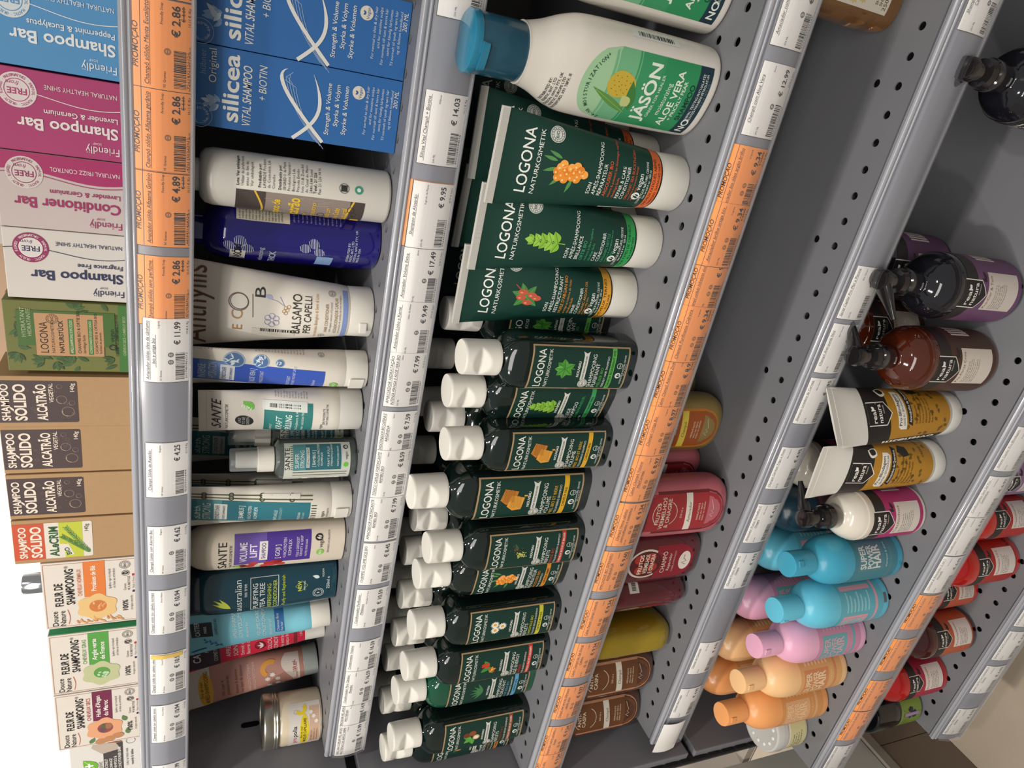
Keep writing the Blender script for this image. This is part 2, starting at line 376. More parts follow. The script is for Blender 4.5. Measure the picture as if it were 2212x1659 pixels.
# ------------------------------------------------------------------ price tags
ORG = '#ffa557'; WHT = '#f4f1ec'; BLK = '#222222'
def price_tag(k, x0, x1, lines, price, orange=False, brand='', vol='', old=None, unit='', logos=1, faint=False, full=True, label=None, w=None, lift=0., q=None):
    P = rail_prof(k); h = SH[k][2]*1000; W = w or 56.; xc = (x0+x1)/2
    q0, q1 = q or ((.105, .955) if orange else (.20, .945))
    Ht = (q1-q0)*h
    def surf(S, Z, off):
        q = q1-(Z*1000)/h; r = [P(float(a), float(b)) for a, b in zip(q, off)]
        return np.array([(s, y, z) for s, (y, z) in zip(S, r)])
    c = ORG if orange else WHT; ic = BLK if not faint else '#77736e'
    nm = ' '.join(lines).strip()
    lab = label or (('orange promotion' if orange else 'white')+f' price tag {nm} {price}')
    words = lab.split()
    t = thing('price_tag', ' '.join(words[:16]), 'price tag', (xc, 0, 0), group='price tags on the shelf rails')
    pa = Art(); pa.rect(-W/2, 0, W/2, Ht, c, 0, 2, 10); paper = pa.build('paper', surf, t, base=.0009+lift)
    a = Art(); L = -W/2
    e = .45
    a.rect(L, 0, L+e, Ht, BLK, 1, 1, 8); a.rect(L, Ht-e, W/2, Ht, BLK, 1, 1, 1)
    top = Ht
    if orange:
        top = Ht*.83; a.rect(L, top-.4, W/2, top, BLK, 1, 1, 1)
        if full: a.t('PROMOÇÃO', -2, top+Ht*.035, Ht*.085, BLK, al='c', sh=.22, b=.006)
    if full:
        hh = Ht*.072
        for i, ln in enumerate(lines):
            zz = top-Ht*.135-i*hh*1.75
            a.t(ln, 0, zz, hh, ic, al='c', sh=.2, wmax=W-5, res=2)
            a.rect(-min(W-5, len(ln)*hh*.72)/2, zz-.75, min(W-5, len(ln)*hh*.72)/2, zz-.5, ic, 2, 1, 1)
        a.t(brand, W/2-2, top-Ht*.36, Ht*.042, ic, al='r', res=1); a.t(vol, L+2, top-Ht*.40, Ht*.042, ic, res=1)
        for i in range(logos):
            a.ring(-3-i*6.5, Ht*.40, 1.2, 2.2, '#6d6a66' if not orange else '#9a6a3a', 2, 14); a.rect(-4.2-i*6.5, Ht*.40-.4, -1.8-i*6.5, Ht*.40+.4, '#6d6a66' if not orange else '#9a6a3a', 2, 1, 1)
        a.barcode(L+2.5, Ht*.10, W*.44, Ht*.20, ic, seed=hash(nm) % 997)
        a.t(price, W/2-2.5, Ht*.20, Ht*.125, ic, al='r', b=.018, res=3, wmax=W*.42)
        if old: a.t(old, W/2-2.5, Ht*.115, Ht*.06, ic, al='r', res=1); a.rect(W/2-11, Ht*.138, W/2-2, Ht*.15, ic, 4, 1, 1)
        a.t(unit or '10.11 € /Kg', W/2-2.5, Ht*.03, Ht*.042, ic, al='r', res=1)
        if orange: a.t('Promoção de 11-07-25 a 31-08-25', L+2, Ht*.02, Ht*.035, ic, res=1)
    a.build('lettering', surf, paper, base=.0009+lift)
    return t
import zlib
hash = lambda s: zlib.crc32(s.encode())
price_tag('A', -.0081+.0005, .0480, ['Champô sólido Laranja'], '€ 2.86', True, 'Friendly Soap', '95 Gramas', '€ 4.09', label='orange promotion price tag at the right end of the top rail')
price_tag('A', -.0642, -.0087, ['Champô sólido Menta Eucalipto'], '€ 2.86', True, 'Friendly Soap', '95 Gramas', '€ 4.09')
price_tag('A', -.1186, -.0661, ['Champô sólido Alfazema gerânio'], '€ 2.86', True, 'Friendly Soap', '95 Gramas', '€ 4.09')
price_tag('A', -.1756, -.1186, ['Amaciador sólido Alfazema Gerânio'], '€ 4.89', True, 'Friendly Soap', '90 Gramas', '€ 6.99')
price_tag('A', -.2357, -.1849, ['Champô sólido sem perfume'], '€ 2.86', True, 'Friendly Soap', '95 Gramas', '€ 4.09')
price_tag('A', -.2883, -.2324, ['Amaciador sólido óleo de cânhamo', 'bio e urtiga bio'], '€ 11.99', False, 'Logona', '60 Gramas', unit='199.83 € /Kg', logos=2, lift=.0006)
price_tag('A', -.4028, -.3457, ['Champô Sólido de Alcatrão'], '€ 4.25', False, 'Elegante', '140 Gramas', logos=0)
price_tag('A', -.4918, -.4322, ['Champô Sólido com Alecrim Bio'], '€ 4.62', False, 'Elegante', '140 Gramas')
price_tag('A', -.5666, -.5067, ['Champô sólido bio cabelos normais'], '€ 10.94', False, 'Douce Nature', '85 Gramas', logos=2)
wt = price_tag('A', -.6534, -.5835, ['Champô sólido bio cabelos oleosos'], '€ 10.94', False, 'Douce Nature', '85 Gramas', logos=2, label='white price tag Champô sólido bio cabelos oleosos with a yellow edge')
ye = Art(); ye.rect(22, 4, 27, 33, '#f0c84a', 1, 1, 8)
Pk = rail_prof('A'); ye.build('yellow_strip', lambda S, Z, off: np.array([(s, *Pk(.945-z*1000/46, o)) for s, z, o in zip(S, Z, off)]), wt, base=.0016)
price_tag('A', -.7218, -.6603, ['Champô sólido bio cabelos secos'], '€ 10.94', False, 'Douce Nature', '85 Gramas', logos=2)
price_tag('A', -.8142, -.7527, ['Champô sólido coco e laranja'], '€ 9.99', False, 'Dr Organic', '75 g', logos=2)
price_tag('B', .0197, .0760, ['Champô Vital'], '€ 14.03', False, 'Hübner', '200 ML', label='white price tag 200 ML at the right end of the second rail')
price_tag('B', -.0877, -.0315, ['Silicea Vital Champô + Biotina'], '€ 14.03', False, 'Hübner', '200 ML', logos=0, label='white price tag € 14.03 under the left tall blue box')
ot = price_tag('B', -.1575, -.1000, [''], '', True, full=False, lift=-.0006, q=(.04, .985), label='orange card sticking out behind the white tar shampoo price tag')
price_tag('B', -.1578, -.1008, ['Shampoo de Alcatrão'], '€ 9.95', False, 'Segredo da Planta', '200 ML', logos=0, unit='49.75 € /Litro', lift=.0006)
price_tag('B', -.2073, -.1582, ['Amaciador Volume Extra'], '€ 17.49', False, 'Jason', '473 ML', unit='73.80 € /Litro', w=52)
price_tag('B', -.2563, -.2073, ['Amaciador Linho e Karité'], '€ 9.49', False, 'Sabão da Aldeia', '200 ML', unit='37.96 € /Litro', w=52, lift=.0005)
price_tag('B', -.3107, -.2559, ['AMACIADOR HIDRATAÇÃO', 'INTENSA MANGA E ALOE VERA BIO'], '€ 7.99', False, 'Sante', '150 ML', logos=2, unit='53.27 € /Litro', lift=.0009)
price_tag('B', -.3640, -.3178, ['CONDICIONADOR BIO CAFEÍNA E', 'ARGININA'], '€ 7.59', False, 'Sante', '150 ML', logos=2, w=48)
price_tag('B', -.4148, -.3601, ['TÓNICO CAPILAR FORTIFICANTE', 'BAMBU BIO'], '€ 8.59', False, 'Sante', '75 ML', logos=2, lift=.0006)
price_tag('B', -.4714, -.4148, ['AMACIADOR FORTIFICANTE', 'BAMBU BIO'], '€ 7.99', False, 'Sante', '150 ML', logos=2)
price_tag('B', -.5311, -.4714, ['CHAMPÔ VOLUME GOJI BIO'], '€ 8.45', False, 'Sante', '250 ML', logos=2)
price_tag('B', -.5913, -.5357, ['Condicionador Purificante', 'Melaleuca'], '€ 10.59', False, 'Australian Tea Tree', '250 ML')
price_tag('B', -.6600, -.6110, ['Condicionador Volume'], '€ 16.59', False, 'Cattier', '150 ML', w=48)
price_tag('B', -.7131, -.6570, ['Condicionador Para Cabelos', 'Pintados'], '€ 16.59', False, 'Cattier', '150 ML', logos=2, lift=.0006)
price_tag('B', -.7500, -.7100, ['AMACIADOR MEL, ARGÃO E', 'PROTEÍNAS'], '€ 14.99', False, 'Propolia', '', w=42, logos=0)
price_tag('B', -.8000, -.7470, ['MÁSCARA CAPILAR MEL, ARGÃO', 'PROTEÍNAS DE ARROZ 200ML'], '€ 15.99', False, 'Propolia', '', lift=.0006, w=53)
price_tag('C', .0519, .1070, ['Amaciador com Aloé Vera'], '€ 12.99', False, 'Jason', '473 ML')
price_tag('C', -.0158, .0405, ['Champô com Aloé Vera'], '€ 12.99', False, 'Jason', '473 ML', unit='27.48 € /Litro')
for i, (a, b, ls, pr) in enumerate([(-.0778, -.0246, ['Amaciador bio óleo argão brilho'], '€ 9.34'), (-.1218, -.0750, ['Amaciador brilho urtiga bio'], '€ 9.34'), (-.1664, -.1170, ['Champô cuidado hidratante aloé vera bio'], '€ 9.34'),
        (-.2197, -.1644, ['Champô Purificante Cidreira'], '€ 9.34'), (-.2674, -.2180, ['Cabelo Champô Anticaspa Zimbro'], '€ 8.97'), (-.3236, -.2674, ['Champô Urtiga Bio'], '€ 8.97'), (-.3801, -.3236, ['Cabelo Champô Volume', 'Mel/Cerveja'], '€ 8.97'),
        (-.4384, -.3801, ['Champô Henna cabelos', 'avermelhados e castanhos'], '€ 9.34'), (-.5013, -.4435, ['AMACIADOR BIO ESPINHEIRO', 'REPARADOR'], '€ 9.60'), (-.5701, -.5088, ['Cabelo Pintado Champô Camomila'], '€ 9.34'), (-.6339, -.5767, ['Cabelo Champô bio Age Energy', 'Cafeína'], '€ 9.34'),
        (-.7044, -.6456, ['Champô aloé vera bio hidratante', 'cabelo seco'], '€ 8.97'), (-.7705, -.7180, ['Champô bio nutre castanho e', 'bruno'], '€ 9.34'), (-.8180, -.7729, ['Champô bio oliva'], '€ 9.34')]):
    price_tag('C', a, b, ls, pr, True, 'Logona', '250 ML' if i > 2 else '200 ML', '€ 10.99', logos=2, lift=.0005*(i % 2))
price_tag('D', .0960, .1606, ['Shampoo Reflexos', 'Camomila'], '€ 7.49', False, 'Sanoll', '250 ML')
for a, b, ls, pr in [(-.1664, -.1107, ['Spray Capilar Pro Mar e Piscina'], '€ 6.80'), (-.2274, -.1721, ['Champô Anti-queda Noz'], '€ 4.95'), (-.2898, -.2336, ['Shampoo Levedura de Cerveja'], '€ 4.95'), (-.3764, -.3188, ['Champô Gérmen Trigo e Aveia'], '€ 4.95'),
        (-.4529, -.3962, ['Amaciador Frutos Vermelhos E', 'Onagra'], '€ 4.35'), (-.5233, -.4677, ['Champô Frutos Vermelhos E', 'Onagra'], '€ 4.93'), (-.6700, -.6116, ['Champô de Camomila'], '€ 4.95'), (-.7525, -.6951, ['Champô Anti-Caspa'], '€ 4.95')]:
    price_tag('D', a, b, ls, pr, False, 'Elisa Câmara', '250 ML', logos=0)
bt = price_tag('D', -.8234, -.7654, [''], '', False, full=False, label='blank white card hanging crooked at the left end of the fourth rail')
bt.rotation_euler = (0, math.radians(.8), 0); bt.location.y -= .0045; bt.location.z += .010
for a, b, ls, pr in [(-.2943, -.2411, ['Selante Capilar Pro-Blindagem'], '€ 7.95'), (-.3579, -.3037, ['Condicionador Sem Sal Pro', 'Cachinhos'], '€ 6.97'), (-.4140, -.3579, ['Humidificador Pro-Cachos Definidos'], '€ 6.93'), (-.4727, -.4140, ['Champô & Amaciador 2 em 1', 'Hortelã'], '€ 6.95')]:
    price_tag('E', a, b, ls, pr, False, 'Real Natura', '250 ML', faint=True, logos=0)
for a, b, ls, pr in [(-.5302, -.4749, ['Champô Abacaxi & Coco'], '€ 4.75'), (-.6036, -.5453, ['Amaciador Abacaxi & Coco'], '€ 4.75'), (-.6750, -.6189, ['Champô cabelo seco & danificado'], '€ 4.75'), (-.7341, -.6750, ['Amaciador cabelo seco & danificado'], '€ 4.75')]:
    price_tag('E', a, b, ls, pr, True, 'Happy Hair', '250 ML', '€ 6.79', faint=True)
price_tag('E', -.7960, -.7430, ['Máscara Reflexos Cabelos Caracóis'], '€ 9.95', False, 'Real', '200 ML', faint=True, logos=0, w=52)
for a, b, ls, pr in [(-.5699, -.5124, ['Condicionador Bomba S.O.S.'], '€ 6.95'), (-.6358, -.5770, ['Champô Sem Sal Pro Crescimento'], '€ 6.95'), (-.7045, -.6443, ['Champô S.Sal Pro Cor Crescimento &', 'Detox'], '€ 6.95'), (-.7929, -.7346, ['Máscara Detox 300g Tonic Acaí &', 'Detox'], '€ 8.95')]:
    price_tag('F', a, b, ls, pr, False, 'Real Natura', '300 ML', faint=True, logos=0)
# ------------------------------------------------------------------ product helpers
def box_product(name, label, cat, x, yf, z, w, h, d, m, rz=0., group=None, tilt=(0, 0)):
    t = thing(name, label, cat, (x, yf+d/2, z), rz, group, tilt)
    b = link('carton', boxmesh('carton', -w/2, w/2, -d/2, d/2, 0, h, m, .0006), t)
    return t, plane_surf(-d/2)
def bio_badge(a, x, z, r, c, bg=None, L=2, txt='BIO'):
    if bg: a.ell(x, z, r*1.12, r*1.12, bg, L)
    a.ring(x, z, r*.93, r, c, L+1); a.ring(x, z, r*.62, r*.68, c, L+1)
    a.t(txt, x, z-r*.2, r*.42, c, al='c', b=.01, L=L+1)
    for k in range(14): q = 2*PI*k/14; a.rect(x+r*.8*math.cos(q)-r*.05, z+r*.8*math.sin(q)-r*.05, x+r*.8*math.cos(q)+r*.05, z+r*.8*math.sin(q)+r*.05, c, L+1, 1, 1)
def vegan_badge(a, x, z, r, c, L=2):
    a.ell(x, z, r, r, c, L); 
def swirl(a, x, z, r, c, bg, L=2):
    a.ell(x, z, r, r, c, L); a.leaf(x-r*.45, z-r*.7, r*1.5, r*.55, 1.25, bg, L+1); a.leaf(x+r*.1, z-r*.75, r*1.2, r*.4, 1.2, bg, L+1)
def fine(a, x, z, w, n, h, c, gap=1.7, seed=1, al='l'):
    rnd = random.Random(seed); alpha = 'aeionrstlmdpcubv'
    for i in range(n):
        words = []; ln = 0; tgt = int(w/(h*.78))
        while ln < tgt: k = rnd.randint(2, 8); words.append(''.join(rnd.choice(alpha) for _ in range(k))); ln += k+1
        a.t(' '.join(words)[:tgt], x, z-i*h*gap, h, c, wmax=w, al=al, res=1)
ZA, ZB, ZC, ZD, ZE, ZF = (SH[k][1]+.0004 for k in 'ABCDEF')

# ================================================================== TOP SHELF: boxed bars
def friendly(label, x, face, ink_, title, sub, foot, badge_bg, badge_ink, upper=None, upper_ink=None):
    W, H = 53.5, 79
    t, sf = box_product('shampoo_bar_box', label, 'box', x, .588, ZA, .0535, .079, .034, mat(face, .55, noise=.02, scale=40.), group='boxed bars from one range')
    a = Art()
    if upper:
        lo = []; hi = []
        for p in np.linspace(0, H, 14):
            lo.append((p, 0)); hi.append((p, 15+3.2*math.sin(p/H*5.2+.4)))
        a.strip(lo, hi, upper, 0)
    ui = upper_ink or ink_
    a.t('Friendlÿ', 3, 44.5, 5, ink_, w=21); a.t('SOAP', 14, 41.6, 1.5, ink_)
    a.t(title, 3.5, 31, 7.2, ink_, w=60 if 'Sham' in title else 66, b=.022)
    a.t(sub, 3.5, 24, 3.4, ink_, b=.012, wmax=50)
    a.line([(p, 17+3.2*math.sin(p/H*5.2+.4)) for p in np.linspace(0, H, 18)], .5, ink_, 2)
    a.t(foot, 3.5, 8.2, 2.9, ui, wmax=43)
    cx, cz = 62, 14
    a.ell(cx, cz, 11.2, 11.2, badge_bg, 2, 30); a.ring(cx, cz, 6.9, 7.4, badge_ink if badge_ink != badge_bg else '#fff', 3)
    if badge_bg == '#8f2557': a.ell(cx, cz, 7.2, 7.2, '#d5cfc8', 3, 26); bi = '#8f2557'; oi = '#e8ddd8'; ti = '#2c2f52'
    else: bi = badge_ink; oi = badge_ink; ti = badge_ink
    a.t('FREE', cx, cz-1.2, 3.8, ti, al='c', b=.02, L=4); a.t('from', cx+2, cz-5.6, 2.6, ti, al='c', sh=.3, L=4)
    a.arc_text('PLASTIC · CRUELTY · SULFATES · PRESERVATIVES · PALM OIL · ', cx, cz, 8.4, 1.7, oi, PI*.8, PI*.8-2*PI*.98, L=4)
    a.map(lambda p, q: (W/2-q, p)); a.build('print', sf, t)
    return t
friendly('blue shampoo bar box with white sideways lettering, Peppermint & Eucalyptus', -.0395, '#4f8fc0', '#dfe3e4', 'Shampoo Bar', 'Peppermint & Eucalyptus', 'NATURAL HEALTHY SHINE', '#cfd6d8', '#4f8fc0')
friendly('magenta shampoo bar box with white lettering, Lavender & Geranium', -.0944, '#a83a6c', '#e3d9d6', 'Shampoo Bar', 'Lavender & Geranium', 'NATURAL HEALTHY SHINE', '#d8cdcb', '#a83a6c')
friendly('pale grey conditioner bar box with a magenta band along its right side', -.1487, '#c3b5b1', '#9c2b5e', 'Conditioner Bar', 'Lavender & Geranium', 'NATURAL FRIZZ CONTROL', '#cfc5bf', '#8f2c58', '#a52a62', '#e3d9d6')
friendly('off-white fragrance free shampoo bar box with navy lettering', -.2028, '#cdc7bf', '#2c2f52', 'Shampoo Bar', 'Fragrance Free', 'NATURAL HEALTHY SHINE', '#8f2557', '#8f2557')

t, sf = box_product('hair_bar_box', 'olive green solid conditioner box with a leaf pattern and brown centre label', 'box', -.2603, .586, ZA, .0585, .083, .04, mat('#6a6d38', .6, noise=.05, scale=60.))
a = Art(); rnd = random.Random(3)
for k in range(46):
    x, z = rnd.uniform(-25, 25), rnd.uniform(6, 78)
    if -14 < x < 20 and 16 < z < 66: continue
    an = rnd.uniform(0, 6.3)
    for j in range(rnd.choice((1, 3, 5))): a.leaf(max(-28, min(28, x)), z, rnd.uniform(7, 10), 3.2, an+(j-2)*.5, rnd.choice(('#34502a', '#2c4526', '#3c5b2e')), 1, '#5e7040')
it = []
for v, f, c, L in a.it: it.append((np.clip(v, [-29, .6], [29, 82.4]), f, c, L))
a.it = it
a.rect(-7, 10, 22, 75, '#43642c', 2, 2, 4); a.rect(-15.5, 18, 20, 63.5, '#b58a63', 3, 2, 4); a.rect(-29, 0, 29, 7.5, '#3f7034', 2, 2, 1)
a.t('HYDRATANT', 0, 69.5, 2.8, '#a7b08a', L=4); a.t('HIDRATANTE', 1, 65.8, 2.5, '#a7b08a', L=4)
a.t('LOGONA', -13, 55.5, 5.2, '#1c1a14', w=26, L=4); a.t('NATURKOSMETIK', -13, 51.2, 2, '#2a2720', w=26, L=4); bio_badge(a, 15.5, 52, 4, '#4a4030', L=4)
a.t('NATURSTÜCK', -13, 45.2, 2.9, '#1c1a14', b=.02, L=4)
a.rect(-14, 38, 16, 41.8, '#3f7034', 4, 1, 1); a.t('APRÈS-SHAMPOING SOIN SOLIDE', -13, 38.9, 1.9, '#d8d6b4', wmax=28, L=5)
a.t('CHANVRE BIO & ORTIE BIO', -13, 33.8, 2, '#1c1a14', L=4, b=.008); a.t('démêlage facile', -13, 30.6, 1.8, '#2a2720', L=4)
a.rect(-14, 25.3, 16, 28.6, '#3f7034', 4, 1, 1); a.t('ACONDICIONADOR SÓLIDO CUIDADO', -13, 26.1, 1.7, '#d8d6b4', wmax=28, L=5)
a.t('CÁÑAMO BIO & ORTIGA BIO', -13, 22.2, 1.8, '#1c1a14', L=4); a.t('facilidad de peinado', -13, 19.6, 1.6, '#2a2720', L=4)
swirl(a, -7, 12, 2.6, '#23301a', '#6a6d38', 4); a.t('vegan', -2.5, 10.6, 3.4, '#23301a', L=4); a.t('COSMÉTIQUE NATUREL CERTIFIÉ', -15, 8.2, 1.7, '#23301a', wmax=36, L=4)
a.t('CHEVEUX SECS • CABELLO SECO', -14, 2.6, 1.9, '#b9c29a', wmax=34, L=4)
a.build('print', sf, t)

KRAFT = mat('#a98862', .75, noise=.06, scale=220.)
def kraft(label, x, yf, rz=0., alec=False, tilt=(0, 0), blank=False):
    t, sf = box_product('soap_box', label, 'box', x, yf, ZA, .0458, .0945, .045, KRAFT, rz, 'tall brown cardboard shampoo boxes', tilt)
    if blank: return t
    p = Art(); a = Art()
    if not alec:
        p.poly([(-18, 38.8), (18, 38.8), (19, 39.8), (19, 94), (-19, 94), (-19, 39.8)], '#4a3d3c', 0)
        for i in range(34):
            x0, z0, r = rnd.uniform(-17, 17), rnd.uniform(41, 92), rnd.uniform(.5, 1.6); a.ring(x0, z0, r*.78, r, '#6e5c56', 1, 14)
        for x0, z0, r in ((-9, 46, 4.6), (2, 50, 3.8), (-1, 43, 2.2), (10, 56, 1.9), (14, 51, 2)):
            a.ring(x0, z0, r*.9, r, '#8d7666', 1, 22); a.ring(x0-.1*r, z0+.1*r, r*.72, r*.82, '#b39a82', 1, 12, a0=1.2, a1=3.2)
        ci = '#e4d5c4'
        a.t('SHAMPOO', -17, 85.5, 5.4, ci, w=33, b=.025); a.t('SOLIDO', -17, 74.5, 7.6, ci, w=33, b=.03); a.poly([(-8.6, 82.9), (-6.4, 82.9), (-4, 85.2), (-6.2, 85.2)], ci, 3); a.t('ALCATRÃO', -17, 60.5, 6.6, ci, w=33, b=.028)
        a.t('VEGETAL', 17, 55.5, 2.9, ci, al='r', b=.01); a.t('140g', 17, 40.8, 2.9, ci, al='r', b=.01)
    else:
        p.poly([(-18, 34.5), (18, 34.5), (19, 35.5), (19, 94), (-19, 94), (-19, 35.5)], '#d8d0c4', 0)
        p.rect(-19, 71, 19, 94, '#c24f30', 1, 1, 1); p.rect(-19, 42, 19, 56, '#b8c03c', 1, 1, 1); p.rect(-4, 42, 19, 60, '#b8c03c', 1, 1, 1)
        a.t('SHAMPOO', -17, 84.5, 5.4, '#e9d9c8', w=33, b=.025); a.t('SOLIDO', -17, 73.5, 7.6, '#e9d9c8', w=33, b=.03); a.poly([(-8.6, 81.9), (-6.4, 81.9), (-4, 84.2), (-6.2, 84.2)], '#e9d9c8', 3)
        a.t('ALeCRIM', -17, 61, 6.4, '#2c5a35', w=32, b=.03); a.poly([(-17, 53), (-5, 57.5), (-4, 53.5), (-16, 49)], '#d8d0c4', 2); a.t('BIO', -15.5, 51, 3.6, '#2c5a35', rot=18, b=.025)
        for (sx, sz, an, ln) in ((-15, 37, .55, 34), (-14, 37, .85, 28)):
            a.line([(sx, sz), (sx+ln*math.cos(an), sz+ln*math.sin(an))], .7, '#56733a', 2)
            for i in range(16):
                q = i/16*ln
                for sg in (-1, 1): a.leaf(sx+q*math.cos(an), sz+q*math.sin(an), 4.2, .9, an+sg*.6, rnd.choice(('#4d7a3c', '#6c9350')), 3)
        a.t('140g', 16, 37.5, 3, '#4a5a3a', al='r')
    lb = p.build('label', sf, t); a.build('lettering', sf, lb); return t
kraft('brown cardboard tar shampoo box with dark bubble label, next to the olive green box', -.3183, .588)
k0 = kraft('brown cardboard tar shampoo box with dark bubble label, middle of three', -.3647, .590, .6)
kraft('brown cardboard tar shampoo box with dark bubble label, beside the rosemary one', -.4115, .590, -.8)
kraft('brown cardboard rosemary shampoo box with a red and lime green label', -.4600, .589, 2.2, True)
kraft('plain brown cardboard box behind the olive green box', -.2725, .650, 0, blank=True)
def douce(label, x, band, btxt, hair, hc, petal, core, rz=0., kind='wheat'):
    t, sf = box_product('flower_shampoo_box', label, 'box', x, .590, ZA, .0785, .0768, .04, mat('#d6cec3', .6, noise=.03, scale=60.), rz, 'boxed flower shaped shampoo bars')
    if kind == 'green': t.children[0].data.materials.append(mat('#3f9a66', .5)); 
    a = Art(); e = '#b9836b'
    for x0, z0, x1, z1 in ((-37.5, 1.5, 37.5, 1.9), (-37.5, 75, 37.5, 75.4), (-37.5, 1.5, -37.1, 75.4), (37.1, 1.5, 37.5, 75.4)): a.rect(x0, z0, x1, z1, e, 1, 1, 1)
    k = '#1d1a18'
    a.t('Douce', -36, 66.5, 4.6, k, w=18); a.t('Nature', -36, 60.4, 4.6, k, w=18); a.line([(-36+q, 58.4-1.6*math.sin(q/19*PI)) for q in np.linspace(1, 19, 8)], .5, '#c05a3c', 2)
    a.t('FLEUR DE', -12, 61.2, 6.4, k, w=27, b=.012); a.t('SHAMPOOING', -11, 52, 6.6, k, w=42, b=.014); a.t('®', 32, 56, 2.6, k)
    a.t(hair, -2, 46, 3.3, hc, w=32, b=.004)
    a.rect(-4, 26.5, 38, 44, band, 1, 2, 2)
    for i, q in enumerate(btxt): a.t(q, 3 if len(btxt) == 1 else 2, 34 if len(btxt) == 1 else 37-i*6.8, 4, '#f0ebe2', b=.014, wmax=30, L=4)
    pts = []
    for q in np.linspace(0, 2*PI, 49)[:-1]:
        r = 15.5*(1+.085*math.cos(6*q+.4)); pts.append((-17+r*math.cos(q)*.98, 34+r*1.06*math.sin(q)))
    a.poly(pts, petal, 2); a.poly([(-17+(x_+17)*.93, 34+(z_-34)*.93) for x_, z_ in pts], petal, 2)
    a.ell(-16, 33.5, 7.2, 7.2, core, 3, 26)
    if kind == 'wheat':
        for i in range(14): a.leaf(-21+rnd.uniform(0, 9), 29+rnd.uniform(0, 8), 4, 1.6, rnd.uniform(-.6, .8), rnd.choice(('#d99a62', '#c47a45', '#e6b680')), 4)
        for i in range(18): a.leaf(-37+rnd.uniform(0, 4), 12+i*2.2, 5.5, 1.8, rnd.uniform(.2, 1.3), rnd.choice(('#d9a266', '#c98a50')), 3)
    elif kind == 'green':
        for i in range(14): a.ell(-20+rnd.uniform(-2, 5), 33+rnd.uniform(-5, 5), rnd.uniform(.5, 1.6), None, '#b9cfae', 4, 8)
    else:
        a.ell(-18, 36, 4, 3, '#6d4a57', 4); a.ell(-13.5, 30.5, 4.2, 3.4, '#a06a4f', 4); a.leaf(-16, 34, 7, 3.6, .3, '#4d6a3c', 5)
        for q in ((-33, 20, .9), (-30, 12, .2), (-36, 48, -.5), (-10, 14, .4)): a.leaf(q[0], q[1], 9, 5, q[2], '#5d7a4c', 3)
        for q in ((-33, 30), (-30, 22), (-35, 38)): a.ell(q[0], q[1], 4.2, 5.4, '#b8835c', 3)
    fine(a, 4, 22, 32, 2, 2.1, k, seed=5); bio_badge(a, 31, 10, 4.6, '#333')
    a.t('100%', -25, 8.5, 4.4, k, w=13, b=.01); a.t("d'origine naturelle", -25, 4.5, 1.7, k); a.t('Carton', 0, 9.5, 2, k); a.t('95 % RECYCLÉ', 0, 6.2, 1.8, k, b=.01); a.t('0', 21, 7.5, 4.6, k, al='c', b=.02); a.ring(21, 9.6, 2.9, 3.3, k, 2)
    a.t('Made in France', 2, 2.6, 1.6, '#6b6b6b'); a.rect(-3, 2.4, -.5, 4.2, '#22305f', 2, 1, 1); a.rect(17, 2.4, 19.5, 4.2, '#b0303a', 2, 1, 1)
    a.build('print', sf, t); return t
douce('off-white flower shampoo box with orange band and wheat, Cheveux Normaux', -.5250, '#d8793a', ['Protéines de Blé'], 'CHEVEUX NORMAUX', '#cf6f3a', '#dcb87c', '#c8783f', .5)
dg = douce('off-white flower shampoo box with green band, Cheveux Gras, between the orange and plum ones', -.6130, '#569a45', ['Argile verte', 'de France'], 'CHEVEUX GRAS', '#6a9a50', '#b9bd90', '#5d9648', .5, 'green')
link('edge_band', boxmesh('edge_band', .0394, .0397, -.019, .019, .001, .0758, mat('#3f9a66', .5)), dg)
douce('off-white flower shampoo box with plum band and argan fruit, Cheveux Secs', -.6945, '#722c47', ["Huile d'Argan", 'du Maroc'], 'CHEVEUX SECS', '#a8424d', '#dca078', '#8d4d48', 1.2, 'argan')
t, sf = box_product('coconut_bar_box', 'white coconut and orange bar box with green leaf logo at the left end', 'box', -.7820, .604, ZA, .078, .0705, .045, mat('#d6d2cc', .6, noise=.02, scale=60.))
a = Art(); a.rect(-39, 20, 28, 39, '#4a4444', 1, 2, 1); a.leaf(-10, 46, 22, 13, .6, '#6fae3a', 2, '#a9d46a'); a.rect(-6, 52, 2, 54, '#eee', 3, 1, 1); a.rect(-3, 49, -1, 57, '#eee', 3, 1, 1)
a.t('organic', -18, 40.5, 4.6, '#8d8a88', L=4); a.para(['COCONUT', '& ORANGE', 'SHAMPOO &', 'CONDITIONER BAR'], -16, 35, 2.8, '#e9e4dc', 1.55, b=.01, L=4); a.t('CURLY & THICK HAIR', -12, 15, 2, '#3a3a3a'); a.t('nourish & define', -12, 10, 2.6, '#3a3a3a', b=.01)
a.ring(28, 12, 4.2, 4.6, '#444', 2); a.poly([(18, 22), (36, 30), (38, 46), (26, 50), (14, 40)], '#b9a99b', 2); a.poly([(28, 20), (38, 26), (38, 40), (30, 34)], '#8d5b42', 3); a.build('print', sf, t)
